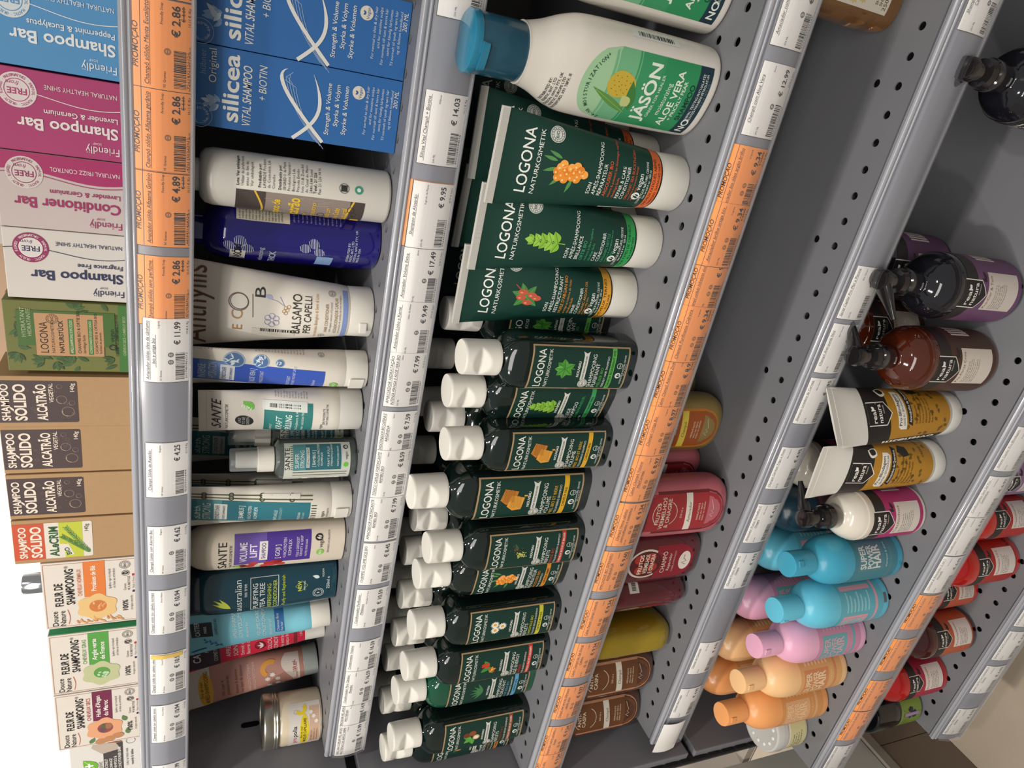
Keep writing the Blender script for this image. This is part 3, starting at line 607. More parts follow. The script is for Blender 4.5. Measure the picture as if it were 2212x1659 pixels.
# things standing further back on the top shelf
t = thing('spray_bottle', 'slim clear bottle with a shiny chrome cap behind the flower boxes', 'bottle', (-.6435, .75, ZA))
link('body', ring_mesh('body', [(0, .014, .014, 2), (.09, .014, .014, 2), (.1, .010, .010, 2), (.104, .010, .010, 2)], CLEARCAP, 24), t)
link('cap', ring_mesh('cap', [(.104, .0115, .0115, 2), (.1045, .012, .012, 2), (.127, .012, .012, 2), (.128, .0113, .0113, 2)], mat('#d8dce0', .12, 1.), 32), t)
t = thing('carton', 'pale carton standing behind the off-white fragrance free box', 'box', (-.195, .76, ZA)); link('carton_body', boxmesh('carton_body', -.04, .04, -.03, .03, 0, .118, mat('#c9c2bb', .6), .0006), t)
t = thing('carton', 'greenish carton standing behind the olive green box', 'box', (-.285, .74, ZA)); link('carton_body', boxmesh('carton_body', -.03, .03, -.03, .03, 0, .096, mat('#a9ad8f', .6), .0006), t)

# ================================================================== SECOND SHELF
def silicea(label, x):
    t, sf = box_product('hair_care_box', label, 'box', x, .596, ZB, .0563, .158, .045, mat('#2f66a5', .42, noise=.02, scale=50.), group='tall blue hair care boxes')
    a = Art(); w = '#d9d8d2'
    a.t('silicea', -22.5, 122, 11, w, w=47, b=.02); a.t('Original', 3, 137.5, 5, w); a.t('hübner', 8, 144.5, 4, '#7f9fc6'); a.t('VITAL', -24.5, 113, 6, w, w=15, sh=.15); a.t('SHAMPOO', -8, 113, 6, w, w=26, sh=.15, b=.012); a.t('+ BIOTIN', -4, 102.5, 5.4, w, w=24, sh=.12)
    for i in range(11): a.leaf(-9+rnd.uniform(-4, 2), 138+rnd.uniform(-4, 4), rnd.uniform(5, 9), rnd.uniform(2.5, 4), rnd.uniform(.2, 2.6), rnd.choice(('#8fa9c8', '#7d9dc4', '#b4c2d2')), 1+i*.2)
    a.ring(-21, 148, 8, 8.4, '#8fa9c8', 1); a.ring(-21, 148, 5.4, 5.7, '#8fa9c8', 1); a.arc_text('THE BEAUTY MINERAL ', -21, 148, 6.1, 1.8, '#a9bdd6', PI*1.2, PI*1.2+2*PI*.9)
    def band(p0, p1, p2, p3, w0, n=18, L=2):
        q = [tuple((1-t_)**3*np.array(p0)+3*(1-t_)**2*t_*np.array(p1)+3*(1-t_)*t_*t_*np.array(p2)+t_**3*np.array(p3)) for t_ in np.linspace(0, 1, n)]
        p = np.array(q); d = np.gradient(p, axis=0); d /= np.linalg.norm(d, axis=1)[:, None]; nn = np.stack([-d[:, 1], d[:, 0]], 1)
        ww = np.interp(np.linspace(0, 1, n), [0, .25, .8, 1], [0.05, 1, 1, 1])[:, None]*w0/2
        a.strip((p-nn*ww).tolist(), (p+nn*ww).tolist(), w, L)
    band((22, 88), (17, 101), (-4, 82), (-27.5, 59), 2.7); band((21, 69), (-6, 56), (-14, 66), (-27.5, 82), 2.7, L=2.6)
    for i in range(4): a.line([(20-i*2, 84+i*2-q*0) if j == 0 else (20-i*2-48*q, 90-i*2.5-q*26+5*math.sin(q*PI)) for j, q in enumerate(np.linspace(0, .97, 12))], .35, '#9db4d2', 1)
    for i, q in enumerate(('Strength & Volume', 'Styrka & Volym', 'Styrke & Volumen')): a.t(q, 17, 55-i*6.6, 3.4, w, al='r', sh=.1, b=.006)
    a.ell(14, 34, 5, 5, '#d6cfc0', 2, 24); a.t('Vegan', 14, 31.6, 2.3, '#2f5f96', al='c', L=4); a.leaf(14, 34.5, 2.6, 1.4, 1.0, '#2f5f96', 4); a.leaf(14, 34.5, 2.6, 1.4, 2.2, '#2f5f96', 4)
    for i, q in enumerate(('For normal to thin & dry hair', 'and for sensitive scalps', 'För normalt till tunt & torrt hår', 'samt för känslig hårbotten', 'Til normalt til tyndt og tørt hår', 'og til følsom hovedbund')): a.t(q, 20, 26-i*3.9, 2.1, '#c9d2dc', al='r', sh=.1)
    a.t('200 ML', 20, 2.4, 3.4, w, al='r', sh=.15, w=13)
    a.build('print', sf, t); return t
silicea('tall blue hair care box beside the white cylinder bottle', -.0595); silicea('tall blue hair care box, the right one of the pair', -.0027)
WHITEP = mat('#d8d4ca', .35, coat=.2); WHITEM = mat('#d3cdc2', .45)

def tube(name, label, x, y, z, h, r, w, capm, bodym, caph, rz=0., group=None, tilt=(0, 0), crimp=8., crimpm=None, thread=True):
    t = thing(name, label, 'tube', (x, y, z), rz, group, tilt)
    link('cap', ring_mesh('cap', [(0, r-.0015, r-.0015, 2), (.0004, r-.0005, r-.0005, 2), (.0015, r, r, 2), (caph-.0008, r*.985, r*.985, 2), (caph, r*.97, r*.97, 2)], capm, 40), t)
    R = []; k = 16; c = crimp/1000; zb = caph
    R.append((zb-.001, r*.96, r*.96, 2)); R.append((zb+.0006, r*.99, r*.99, 2))
    for i in range(1, k+1):
        q = i/k; zz = zb+(h-c-zb)*q; R.append((zz, r+(w/2-r)*q, max(r*(1-q**1.25), .0016), 2.0))
    link('body', ring_mesh('body', R+[(h-c+.0001, w/2, .0013, 2.), (h, w/2, .0012, 2.)] if not crimpm else R, bodym, 48), t)
    if crimpm:
        cr = link('crimp', boxmesh('crimp', -w/2-.0003, w/2+.0003, -.0017, .0017, h-c, h, crimpm, .0003), t)
        ri = Art(); n = int(w*1000/1.1)
        for i in range(n): ri.rect(-w*500+i*1.1+.2, (h-c)*1000+.4, -w*500+i*1.1+.65, h*1000-.4, '#b9b8b2', 0, 1, 1)
        ri.build('ribs', plane_surf(-.0017), cr)
    return t, ring_surf(R+[(h, w/2, .0012, 2.)])
def flip_notch(t, w, z0, z1, m='#bdb8ac'):   # raised thumb tab outline on a tube cap
    pass

# tar shampoo bottle
t = thing('shampoo_bottle', 'white cylindrical tar shampoo bottle with a brown and gold wrap label', 'bottle', (-.1262, .606, ZB), -38)
Rr = [(0, .0195, .0195, 2), (.001, .0212, .0212, 2), (.003, .022, .022, 2), (.138, .022, .022, 2), (.144, .0205, .0205, 2), (.147, .017, .017, 2), (.148, .014, .014, 2)]
link('body', ring_mesh('body', Rr, WHITEP), t); link('cap', ring_mesh('cap', [(.147, .0125, .0125, 2), (.165, .0125, .0125, 2), (.166, .0115, .0115, 2)], WHITEP), t)
sf = ring_surf(Rr); p = Art(); a = Art(); p.rect(-26, 22, 12, 122, '#8d8078', 0, 16, 10); p.rect(-26, 100, 12, 122, '#4a403c', 1, 16, 3); p.rect(-26, 22, 12, 34, '#4a403c', 1, 16, 2)
a.strip([(x_, 108-7*math.cos((x_+7)/19*1.5)) for x_ in np.linspace(-26, 12, 12)], [(x_, 109.6-7*math.cos((x_+7)/19*1.5)) for x_ in np.linspace(-26, 12, 12)], '#d9b23c', 2)
a.strip([(x_, 30+5*math.cos((x_+7)/19*1.5)) for x_ in np.linspace(-26, 12, 12)], [(x_, 31.6+5*math.cos((x_+7)/19*1.5)) for x_ in np.linspace(-26, 12, 12)], '#d9b23c', 2)
for i in range(40): x_, z_ = rnd.uniform(-25, 11), rnd.uniform(40, 98); a.line([(x_, z_), (x_+rnd.uniform(-2, 0), z_+rnd.uniform(4, 10))], .25, '#b3a89e', 1)
a.t('Shampoo de', -18, 89, 6, '#e0bb3c', w=25, b=.03, L=4); a.t('Alcatrão', -18, 74, 9, '#e0bb3c', w=28, b=.03, L=4); a.t('pH', -12, 67, 4, '#d9b23c', L=4); a.t('neutro', -8, 61, 4, '#d9b23c', b=.01, L=4); a.t('Enriquecido com', -18, 49, 4.2, '#d9b23c', w=22, b=.012, L=4); a.t('Óleo de Cade', -17, 42, 4.4, '#d9b23c', w=22, b=.02, L=4); a.t('Natural', -12, 36, 4, '#d9b23c', b=.014, L=4)
for q in ((-6, 56, 3), (-10, 52, 2), (4, 33, 3), (-1, 30, 2.4)): a.ring(q[0], q[1], q[2]*.85, q[2], '#3f3833', 3)
a.rect(-20, 24, -8, 31, '#d9b23c', 3, 4, 1)
for i, blk in enumerate(((('Lote: Ver embalagem', 'Utilizar de preferência', 'antes do fim de:', 'Ver embalagem')), ('Produzido por:', 'LAVERDE Produtos', 'de Cosmética, Lda', 'Coruche'), ('Distribuído por:', 'SEGREDO da Planta', 'Produtos Naturais e', 'Biológicos Lda.', 'Praceta Emídio', 'lote 11-B Zona Ind.', 'do Casal do Marco', '2840-588 Seixal'), ('Telef.: 21 226', 'Fax: 21 226 94 96'))):
    zz = (120, 104, 89, 62)[i]
    for j, q in enumerate(blk): a.t(q, 15, zz-j*3.4, 2.1, '#2a2a2a', wmax=24, b=.02 if j == 0 else 0, res=1)
a.ring(22, 40, 3.6, 4, '#333', 2); a.rect(19.5, 37.5, 24.5, 42.5, '#333', 2, 3, 1); a.ell(22, 28, 3.4, 3.4, '#3f8f78', 2); a.ell(22, 28, 1.6, 1.6, '#cfe0d6', 3)
lb = p.build('label', sf, t); a.build('lettering', sf, lb)
# dark blue bottle
BLUE = mat('#19156a', .12, coat=.7)
t = thing('shampoo_bottle', 'dark blue bottle turned sideways between the white cylinder and the flower tube', 'bottle', (-.176, .634, ZB), -62)
Rr = smooth_rings([(0, .030, .020), (.002, .0335, .0225), (.006, .034, .0235), (.06, .034, .0235), (.118, .034, .0235), (.134, .030, .0215), (.142, .020, .018), (.145, .012, .012)], 2.6)
link('body', ring_mesh('body', Rr, BLUE), t); link('cap', ring_mesh('cap', [(.144, .0135, .0135, 2), (.163, .0135, .0135, 2)], BLUE), t)
sf = ring_surf(Rr); a = Art(); w = '#b4b9cf'
a.rect(4, 112, 22, 124, '#c9c7bd', 1, 5, 2); a.t('JASÖN', 5, 115, 6, '#222', w=24, b=.02, L=4); a.t('volumizing', 3, 98, 4, w); a.t('THICK', 3, 88, 5, w, b=.02); a.rect(3, 40, 22, 54, '#7e9cc4', 1, 4, 1)
def hexo(x_, z_, r):
    for k in range(7): dz = -r+2*r*(k+.5)/7; hw = r*math.sqrt(max(.05, 1-(dz/r)**2)); a.line([(x_-hw, z_+dz), (x_+hw, z_+dz+1)], .5, w, 2)
for q in ((26, 124, 5), (32, 116, 5), (25, 110, 5), (30, 64, 4.5), (35, 57, 4.5), (27, 52, 4.5)): hexo(*q)
a.para(['DISTRIBUTED BY:', 'KINETIC ENT. LTD', 'LONDON, NW10 7TY, UK', 'MADE IN USA'], 18, 27, 1.9, w, 1.6, b=.012)
p = Art(); p.rect(50, 78, 74, 120, '#c6bfae', 0, 8, 4); fine(a, 51, 117, 22, 14, 1.5, '#333', seed=8); fine(a, 52, 74, 24, 12, 1.6, '#8f92b4', seed=9, gap=2.2)
lb = p.build('label', sf, t); a.build('lettering', sf, lb)
# linseed balm tube
t, sf = tube('hair_balm_tube', 'white hair balm tube with hand drawn flower and blue band', -.2372, .617, ZB, .164, .0235, .079, WHITEP, WHITEM, .022, 2)
a = Art(); br = '#6b4a36'
a.t('Anthyllis', -36, 141, 19, br, w=70); a.t('E', -20, 112, 8, '#a8793e'); a.t('C', -10, 112, 9, '#a8793e'); a.ring(6, 115.5, 7.4, 8.3, br, 2, 30); a.ring(6.4, 115, 6.8, 7.3, '#222', 2, 30); a.line([(-7, 103.6), (14, 104.4)], .7, br); a.t('B', 12, 94, 8.5, '#222', w=9)
a.line([(6, 78), (10, 84), (12, 92)], .4, '#8b8fae'); a.line([(6, 78), (14, 82)], .4, '#8b8fae'); a.leaf(12, 88, 7, 4, 1.2, '#a9aecb', 2)
for k in range(6): a.ring(-8+4*math.cos(k*1.05), 88+4*math.sin(k*1.05), 2.3, 2.7, '#7d83ad', 2, 14)
for k in range(5): a.ring(0+k*1.5, 77-k*.6+(k % 2)*2, 1.3, 1.7, '#a8793e', 2, 10)
a.rect(-25, 68, -17, 104, '#c6c2b6', 1, 3, 5); bc = Art(); bc.barcode(-16, 0, 30, 3.4, digits=False, seed=3); a.merge(bc, lambda x_, z_: (-20+z_*.9, 84+x_))
a.t('BALSAMO', -20, 64, 7.5, '#2a2520', w=38); a.t('PER CAPELLI', -19, 55.5, 6, '#2a2520', w=36); a.t('con estratto Biologico di Semi di Lino', -24, 50, 2.6, '#a8793e', w=44); a.t('HAIR CONDITIONER', -16, 41, 2.7, '#8a6a3c', w=28); a.t('with organic extract of Linseed', -16, 38, 1.6, '#555'); a.t('ACONDICIONADOR CAPILAR', -17, 33, 2.7, '#8a6a3c', w=35); a.t('con extracto de semillas de Lino ecológico', -17, 30.4, 1.5, '#555')
a.rect(-27.5, 24.2, 27.5, 28.4, '#7c8fc0', 1, 20, 1); bio_badge(a, -22, 45, 3, '#333'); bio_badge(a, 22, 38, 3.2, '#333')
a.build('print', sf, t); link('flip_tab', boxmesh('flip_tab', -.013, -.003, -.0243, -.022, .006, .013, WHITEP, .001), t)

TEAL = '#2f7079'
def sante(label, x, y, rz, h, r, w, panel, txt, extra, pal):
    t, sf = tube('conditioner_tube', label, x, y, ZB, h, r, w, WHITEP, WHITEM, .021, rz, 'white conditioner tubes')
    p = Art(); a = Art(); half = w*500*.62
    lo, hi = panel; p.rect(-half, lo, half*.72, hi, pal[0], 0, 12, 8); p.rect(-half, hi-36, half*.72, hi, pal[1], 1, 12, 3)
    txt(a, half); extra(a, half)
    lb = p.build('label', sf, t); a.build('lettering', sf, lb)
    link('flip_tab', ring_mesh('flip_tab', [(.004, .0075, .0012, 2, 0, -r), (.017, .0075, .0012, 2, 0, -r)], WHITEP, 20), t); return t
def tx_super(a, hf):
    c = '#d9e2dd'; a.t('SUPER', -hf+3, 143, 7, c, w=hf*1.1, b=.006); a.t('STRONG', -hf+3, 134, 7, c, w=hf*1.3, b=.006); a.rect(-hf+3, 119, hf*.45, 131, '#d6d6cf', 2, 5, 1); a.t('CONDITIONER', -hf+4, 126, 3.6, '#2a4a50', w=hf*1.15, L=4); a.t('SOFORT KÄMMBARKEIT', -hf+4, 121, 2.2, '#2a4a50', w=hf*1.15, L=4)
    a.t('[ BAMBUS ]', -hf+4, 104, 4.4, c, w=hf*1.2, b=.008); a.t('+3-FACH PROTEIN', -hf+4, 97, 3.2, c, w=hf*1.2); a.t('KOMPLEX', -hf+6, 91.5, 3.2, c); a.t('KRAFT & FÜLLE', -hf+4, 73, 2.9, c, w=hf*1.0); a.t('STRENGTH & DENSITY', -hf+4, 68.5, 2.5, '#9dbdbd', w=hf*1.2); a.t('KRAFTLOSES HAAR', -hf+4, 51, 2.4, c, w=hf*.9); a.t('WEAK HAIR', -hf+4, 47, 2.2, '#9dbdbd')
def ex_super(a, hf):
    x0 = hf*.72
    for dx in (3, 7): 
        a.line([(x0+dx, z_) for z_ in np.linspace(40, 160, 12)], 1.2, '#4d5330', 2)
        for z_ in (60, 88, 116, 140): a.ring(x0+dx, z_, 1.6, 2.6, '#3b402a', 3, 14)
    for i in range(10): a.rect(-hf+i*hf*.17, 36, -hf+i*hf*.17+.9, 41, '#2b3322', 2, 1, 1)
    a.t('vegan', -hf+12, 28, 3.4, '#3a3a34'); bio_badge(a, -hf+7, 26.5, 3, '#3a3a34'); a.t('ZERTIFIZIERTE', -hf+12, 24, 1.6, '#3a3a34'); a.rect(x0+4, 52, x0+9, 88, '#d9d6cc', 3, 2, 4); bc = Art(); bc.barcode(-14, 0, 26, 3, digits=False, seed=5); a.merge(bc, lambda x_, z_: (x0+5+z_, 70+x_))
def tx_int(a, hf):
    c = '#c3cde6'; a.t('INTENSE', -hf+3, 141, 6.5, c, w=hf*1.2, b=.006); a.t('HYDRATION', -hf+3, 132, 6.5, c, w=hf*1.45, b=.006); a.rect(-hf+3, 117, hf*.5, 129, '#cfd2d6', 2, 5, 1); a.t('CONDITIONER', -hf+4, 124, 3.4, '#2c3f86', w=hf*1.1, L=4); a.t('SOFORT KÄMMBARKEIT', -hf+4, 119, 2.1, '#2c3f86', w=hf*1.1, L=4); a.t('[ ALOE VERA ]', -hf+3, 100, 4.4, c, w=hf*1.3, b=.008); a.t('+ MANGO-EXTRAKT', -hf+3, 93, 3, c, w=hf*1.2); a.t('FEUCHTIGKEIT', -hf+4, 70, 2.8, c, w=hf); a.t('INTENSE MOISTURE', -hf+4, 66, 2.3, c); a.t('TROCKENES HAAR', -hf+4, 48, 2.4, c, w=hf*.9)
def ex_int(a, hf):
    x0 = hf*.72
    for cx, cz, r in ((x0+3.5, 118, 9), (x0+4.5, 96, 7), (x0+4.5, 80, 3.8)):
        a.ell(cx, cz, r, r, '#8fa7c0', 1, 24); a.ell(cx, cz, r*.85, r*.85, '#4f6f98', 2, 24)
        for i in range(12): a.leaf(cx+rnd.uniform(-.4, .4)*r, cz+rnd.uniform(-.5, .5)*r, r*.6, r*.16, rnd.uniform(0, 3), '#cfdbe4', 3)
    a.ell(-hf+15, 31, 4, 4, '#74b348', 2); a.t('BIO', -hf+15, 29.8, 2.6, '#e6efe0', al='c', L=4); a.t('vegan', -hf+2, 27, 3, '#333'); fine(a, x0+14, 100, 16, 16, 1.6, '#666', seed=4); fine(a, x0+14, 152, 16, 10, 1.6, '#777', seed=6); bio_badge(a, x0+16, 44, 3, '#333')
sante('white conditioner tube with royal blue panel and water drops', -.2915, .606, -30, .165, .0178, .058, (40, 160), tx_int, ex_int, ('#3555b0', '#6584b8'))
SSF = sante('white conditioner tube with bamboo and teal panel, in front beside the purple-panel bottle', -.4425, .605, -16, .165, .019, .062, (42, 160), tx_super, ex_super, ('#2c6f7b', '#4d8d92'))
dup(SSF, (-.4680, .668, ZB), -20, 'white and teal conditioner tube in second row left of the spray bottles'); dup(SSF, (-.4250, .700, ZB), -8, 'white and teal conditioner tube in shadow directly behind both spray bottles')
# short white tube with teal patch
t, sf = tube('conditioner_tube', 'short white conditioner tube with slanted black logo and teal patch', -.3365, .610, ZB, .146, .0215, .050, mat('#c3c2ba', .35), WHITEM, .022, -12, tilt=(0, -1.5), crimp=7)
a = Art(); p = Art(); p.poly([(-20, 48), (19, 48), (19, 92), (-20, 88)], '#2b7572', 0)
p.it = []; p.rect(-20, 47, 18, 90, '#2b7572', 0, 12, 5)
a.t('SANTE', -20, 127, 8, '#222', w=34, sh=.35); a.t('NATURKOSMETIK', -20, 121, 2.6, '#555', w=31); a.ell(-7, 107, 6.5, 8, '#262626', 2); a.para(['LIKE', 'TO BE', 'GREEN'], -7, 110, 2.4, '#aaa', 1.5, al='c', L=4); a.leaf(8, 99, 12, 9, .9, '#6cbb3f', 2); a.t('NEU', 9.5, 100.5, 3.2, '#e8f2df', rot=70, b=.02, L=4)
a.t('FAMILY', -17, 83, 2, '#d6e4df'); a.t('KRAFT', -17, 74, 5.5, '#d6e4df', w=19, sh=.2); a.t('SPÜLUNG', -17, 65.5, 5.5, '#d6e4df', w=22, b=.012); a.t('Bio-Gojibeere & Arginin', -17, 60, 2.4, '#cfe0da'); a.t('Volumen - natürliches Haargefühl', -17, 55, 2.4, '#cfe0da', wmax=33); a.t('vegan', -12, 38, 2.6, '#444'); a.t('ZERTIFIZIERTE', -4, 36, 1.9, '#444'); a.t('NATURKOSMETIK', -4, 33, 1.9, '#444'); bio_badge(a, -16, 36, 2.6, '#444')
a.rect(9, 52, 19, 92, '#cfd3cd', 2, 4, 5); bc = Art(); bc.barcode(-14, 0, 28, 4, digits=False, seed=9); a.merge(bc, lambda x_, z_: (12+z_, 72+x_)); fine(a, 22, 80, 10, 12, 1.5, '#777', seed=2)
lb = p.build('label', sf, t); a.build('lettering', sf, lb)
# spray bottles
def spray(label, x, y, rz):
    t = thing('spray_bottle', label, 'bottle', (x, y, ZB), rz, 'clear tonic spray bottles')
    Rr = [(0, .0185, .0185, 2), (.001, .0195, .0195, 2), (.003, .020, .020, 2), (.070, .020, .020, 2), (.074, .019, .019, 2), (.0765, .015, .015, 2), (.078, .010, .010, 2)]
    link('body', ring_mesh('body', Rr, mat('#4d5552', .08, coat=.6)), t); link('collar', ring_mesh('collar', [(.078, .0122, .0122, 2), (.0785, .0126, .0126, 2), (.093, .0126, .0126, 2), (.0935, .012, .012, 2)], WHITEP, 32), t)
    link('nozzle', ring_mesh('nozzle', [(.0935, .0085, .0085, 2), (.112, .008, .008, 2), (.113, .007, .007, 2)], WHITEP, 24), t); link('clear_cap', ring_mesh('clear_cap', [(.093, .0115, .0115, 2), (.117, .0112, .0112, 2), (.118, .0105, .0105, 2)], CLEARCAP, 32, bottom=False), t)
    sf = ring_surf(Rr); p = Art(); a = Art(); p.rect(-22, 7, 26, 70, '#c3c6bc', 0, 18, 4); p.rect(-3, 16, 24, 62, '#2c6670', 1, 8, 4); p.rect(-3, 50, 24, 62, '#4d858c', 2, 8, 1)
    a.map(lambda x_, z_: (x_, z_)); c = '#d9e2dd'
    a.t('SANTE', -2, 65, 4.6, '#222', w=22); a.t('SUPER', 0, 56.5, 3.6, c, w=14, L=5); a.t('STRONG', 0, 51.5, 3.6, c, w=17, L=5); a.rect(0, 46.5, 20, 49.5, '#cfd2cb', 3, 3, 1); a.t('KOPFHAUT-TONIKUM', 1, 47.2, 1.7, '#2a4a50', w=18, L=5); a.t('[ BAMBUS ]', 1, 41, 2.8, c, L=5, w=16); a.t('+3-FACH PROTEIN', 1, 37, 2, c, L=5); a.t('KOMPLEX', 2, 34, 2, c, L=5); a.t('KRAFT & FÜLLE', 1, 27.5, 2, c, L=5); a.t('STRENGTH & DENSITY', 1, 24.5, 1.7, c, L=5); a.t('KRAFTLOSES HAAR', 1, 18.5, 1.6, c, L=5)
    for dx in (-6, -10): a.line([(dx, 10), (dx+.5, 62)], .9, '#59613a', 2)
    for i in range(12): a.rect(-2+i*2.1, 62.2, -1.2+i*2.1, 64.3, '#4b5a38', 2, 1, 1)
    a.ell(2, 11.5, 2.5, 2.5, '#6cbb3f', 2); swirl(a, 20, 11.5, 2.4, '#222', '#c3c6bc', 2); a.t('vegan', 7, 10, 2.4, '#333'); a.rect(-20, 16, -13, 52, '#dcdcd4', 2, 3, 4); bc = Art(); bc.barcode(-14, 0, 27, 3, digits=False, seed=7); a.merge(bc, lambda x_, z_: (-18+z_, 34+x_))
    lb = p.build('label', sf, t); a.build('lettering', sf, lb); return t
sp = spray('small clear spray bottle with white pump and teal label, in front', -.3925, .608, 4); dup(sp, (-.3900, .652, ZB), 10, 'small clear spray bottle with white pump half hidden behind its twin')
# purple panel bottle
t = thing('shampoo_bottle', 'cream shampoo bottle with a purple panel and goji berries', 'bottle', (-.5010, .615, ZB), -6)
Rr = smooth_rings([(0, .023, .0155), (.002, .0258, .018), (.006, .0265, .0185), (.06, .0265, .0185), (.125, .0262, .018), (.142, .024, .0165), (.152, .017, .013), (.157, .010, .009)], 2.5)
link('body', ring_mesh('body', Rr, mat('#d3c8b6', .4)), t); link('cap', ring_mesh('cap', [(.1565, .011, .011, 2), (.166, .011, .011, 2)], WHITEP, 32), t)
sf = ring_surf(Rr); p = Art(); a = Art(); p.rect(-11, 36, 27, 111, '#49308a', 0, 14, 6); p.rect(-11, 80, 27, 111, '#65509c', 1, 14, 3); c = '#dcd3e4'
for i in range(10): p.ell(-14+rnd.uniform(-4, 4), 70+rnd.uniform(-8, 40), 3.2, 4.6, rnd.choice(('#a82d30', '#c43c38', '#7d2026')), 1, 14)
a.t('SANTE', -15, 118, 8, '#222', w=34); a.t('NATURKOSMETIK', -15, 113, 2.6, '#555', w=31); a.t('VOLUME', -7, 99, 6.6, c, w=25, b=.02, L=5); a.t('LIFT', -1, 89.5, 6.6, c, b=.02, L=5); a.rect(-6, 79, 18, 87, '#d9d4d0', 2, 5, 1); a.t('SHAMPOO', -4, 81, 4, '#4a3a80', w=20, L=5); a.t('[ GOJI ]', -5, 67, 4.4, c, b=.01, w=18, L=5); a.t('+3-FACH PROTEIN', -5, 60.5, 3.1, c, L=5, w=25); a.t('KOMPLEX', -2, 55.5, 3.1, c, L=5); a.t('FÜLLE & GRIFFIGKEIT', -5, 48, 2.6, c, L=5, w=25); a.t('DENSITY & GRIP', -4, 44.3, 2.4, c, L=5); a.t('PLATTES, FEINES HAAR', -5, 39.5, 2.1, c, L=5, w=22); a.leaf(-17, 104, 9, 6, 1.2, '#8fbf45', 3); a.t('NEU', -15, 106, 3, '#eef4df', rot=80, L=5)
a.ell(-1, 26, 4, 4, '#86bb52', 2); a.t('BIO', -1, 24.8, 2.5, '#eef4df', al='c', L=4); swirl(a, 18, 28, 4, '#222', '#d3c8b6', 2); a.t('vegan', 5, 24, 4, '#333'); a.t('ZERTIFIZIERTE NATURKOSMETIK', -3, 17, 1.8, '#444', w=28)
lb = p.build('label', sf, t); a.build('lettering', sf, lb)
# tea tree bottle
t = thing('conditioner_bottle', 'dark teal tea tree conditioner bottle with yellow leaf logo', 'bottle', (-.5645, .630, ZB), 4, tilt=(0, -2))
Rr = smooth_rings([(0, .024, .018), (.002, .027, .0205), (.006, .0277, .021), (.05, .0295, .021), (.105, .031, .020), (.132, .030, .018), (.142, .027, .0165)], 3.0)
link('body', ring_mesh('body', Rr, mat('#123a48', .18, coat=.5)), t); link('cap', ring_mesh('cap', [(.1415, .0265, .016, 3), (.150, .0265, .016, 3), (.156, .025, .015, 3)], mat('#1a2530', .2, coat=.5)), t)
sf = ring_surf(Rr); a = Art(); c = '#cfd8d6'; y_ = '#b9c64a'
for an, l in ((.9, 22), (1.15, 20), (.65, 18)): a.leaf(-16, 112, l, 3.4, an, y_, 2)
a.t('australian', -22, 101, 6.6, c, w=42); a.t('tea tree', -2, 95.5, 3.6, c); 
for x0, z0, x1, z1 in ((-22, 91.5, 21, 92.1), (-22, 63, 21, 63.6), (-22, 63, -21.4, 92), (20.4, 63, 21, 92)): a.rect(x0, z0, x1, z1, c, 2, 8, 1)
a.t('PURIFYING', -20, 84.5, 5, c, w=34, b=.012); a.t('TEA TREE', -20, 77.5, 5, c, w=34, b=.012); a.t('REFRESHING', -20, 71, 3.9, y_, w=32); a.t('CONDITIONER', -20, 65, 3.9, y_, w=36); a.t('Purify and Replenish', -20, 56.5, 3.3, y_, w=40); a.ring(4, 39, 6.4, 6.8, y_, 2, 4); a.t('NEW', 4, 39, 4, y_, al='c', b=.02); a.t('IMPROVED', 4, 35, 1.8, c, al='c'); bio_badge(a, -8, 21, 6, c, txt='B'); a.leaf(12, 20, 8, 4, 1.2, c, 2); a.t('VEGAN', 12, 15, 2, c); a.t('250ml e', -4, 9, 3.4, c)
a.build('print', sf, t)
def grad_tube(label, x, y, h, r, w, body, cap, caph, rz, tilt, art, crimpm=None, crimp=8.):
    t, sf = tube('conditioner_tube', label, x, y, ZB, h, r, w, cap, mat(body, .4), caph, rz, None, tilt, crimpm=crimpm, crimp=crimp); a = Art(); art(a); a.build('print', sf, t); return t
def art_blue(a):
    c = '#d6e6ea'; a.rect(-2, 128, 20, 150, '#2a2d33', 1, 6, 3); a.t('CATTIER', 0, 141, 5, c, w=22, L=4); a.t('PARIS', 4, 134, 3, c, L=4); a.t('COSMÉTIQUE BIO', 0, 123, 2.6, '#1f3a5a', w=24); a.rect(-4, 52, 26, 62, '#2d6ba8', 1, 8, 1); a.t('Cheveux fins', -2, 57.5, 3, c, L=4); a.t('Fine hair', -2, 53.6, 2.6, c, L=4)
    for i, (q, h_) in enumerate((('APRÈS-SHAMPOOING', 4), ('SOIN VOLUME', 4), ('Abyssinie bio', 3), ('', 3), ('VOLUME CARE', 3.6), ('CONDITIONER', 3.6), ('Abyssinian oil', 3))): a.t(q, -8, 103-i*6.2, h_, c) if q else None
    a.line([(-22, 118), (-14, 128), (-8, 138)], .5, '#2d6ba8')
    for k in range(7): a.leaf(-20+k*1.8, 120+k*2.8, 4.5, 2, .2+(k % 2)*1.8, '#2d6ba8', 2)
    for k in range(5): a.leaf(-26+k, 148-k*3, 5, 2.2, 1.6, '#1f4a86', 2)
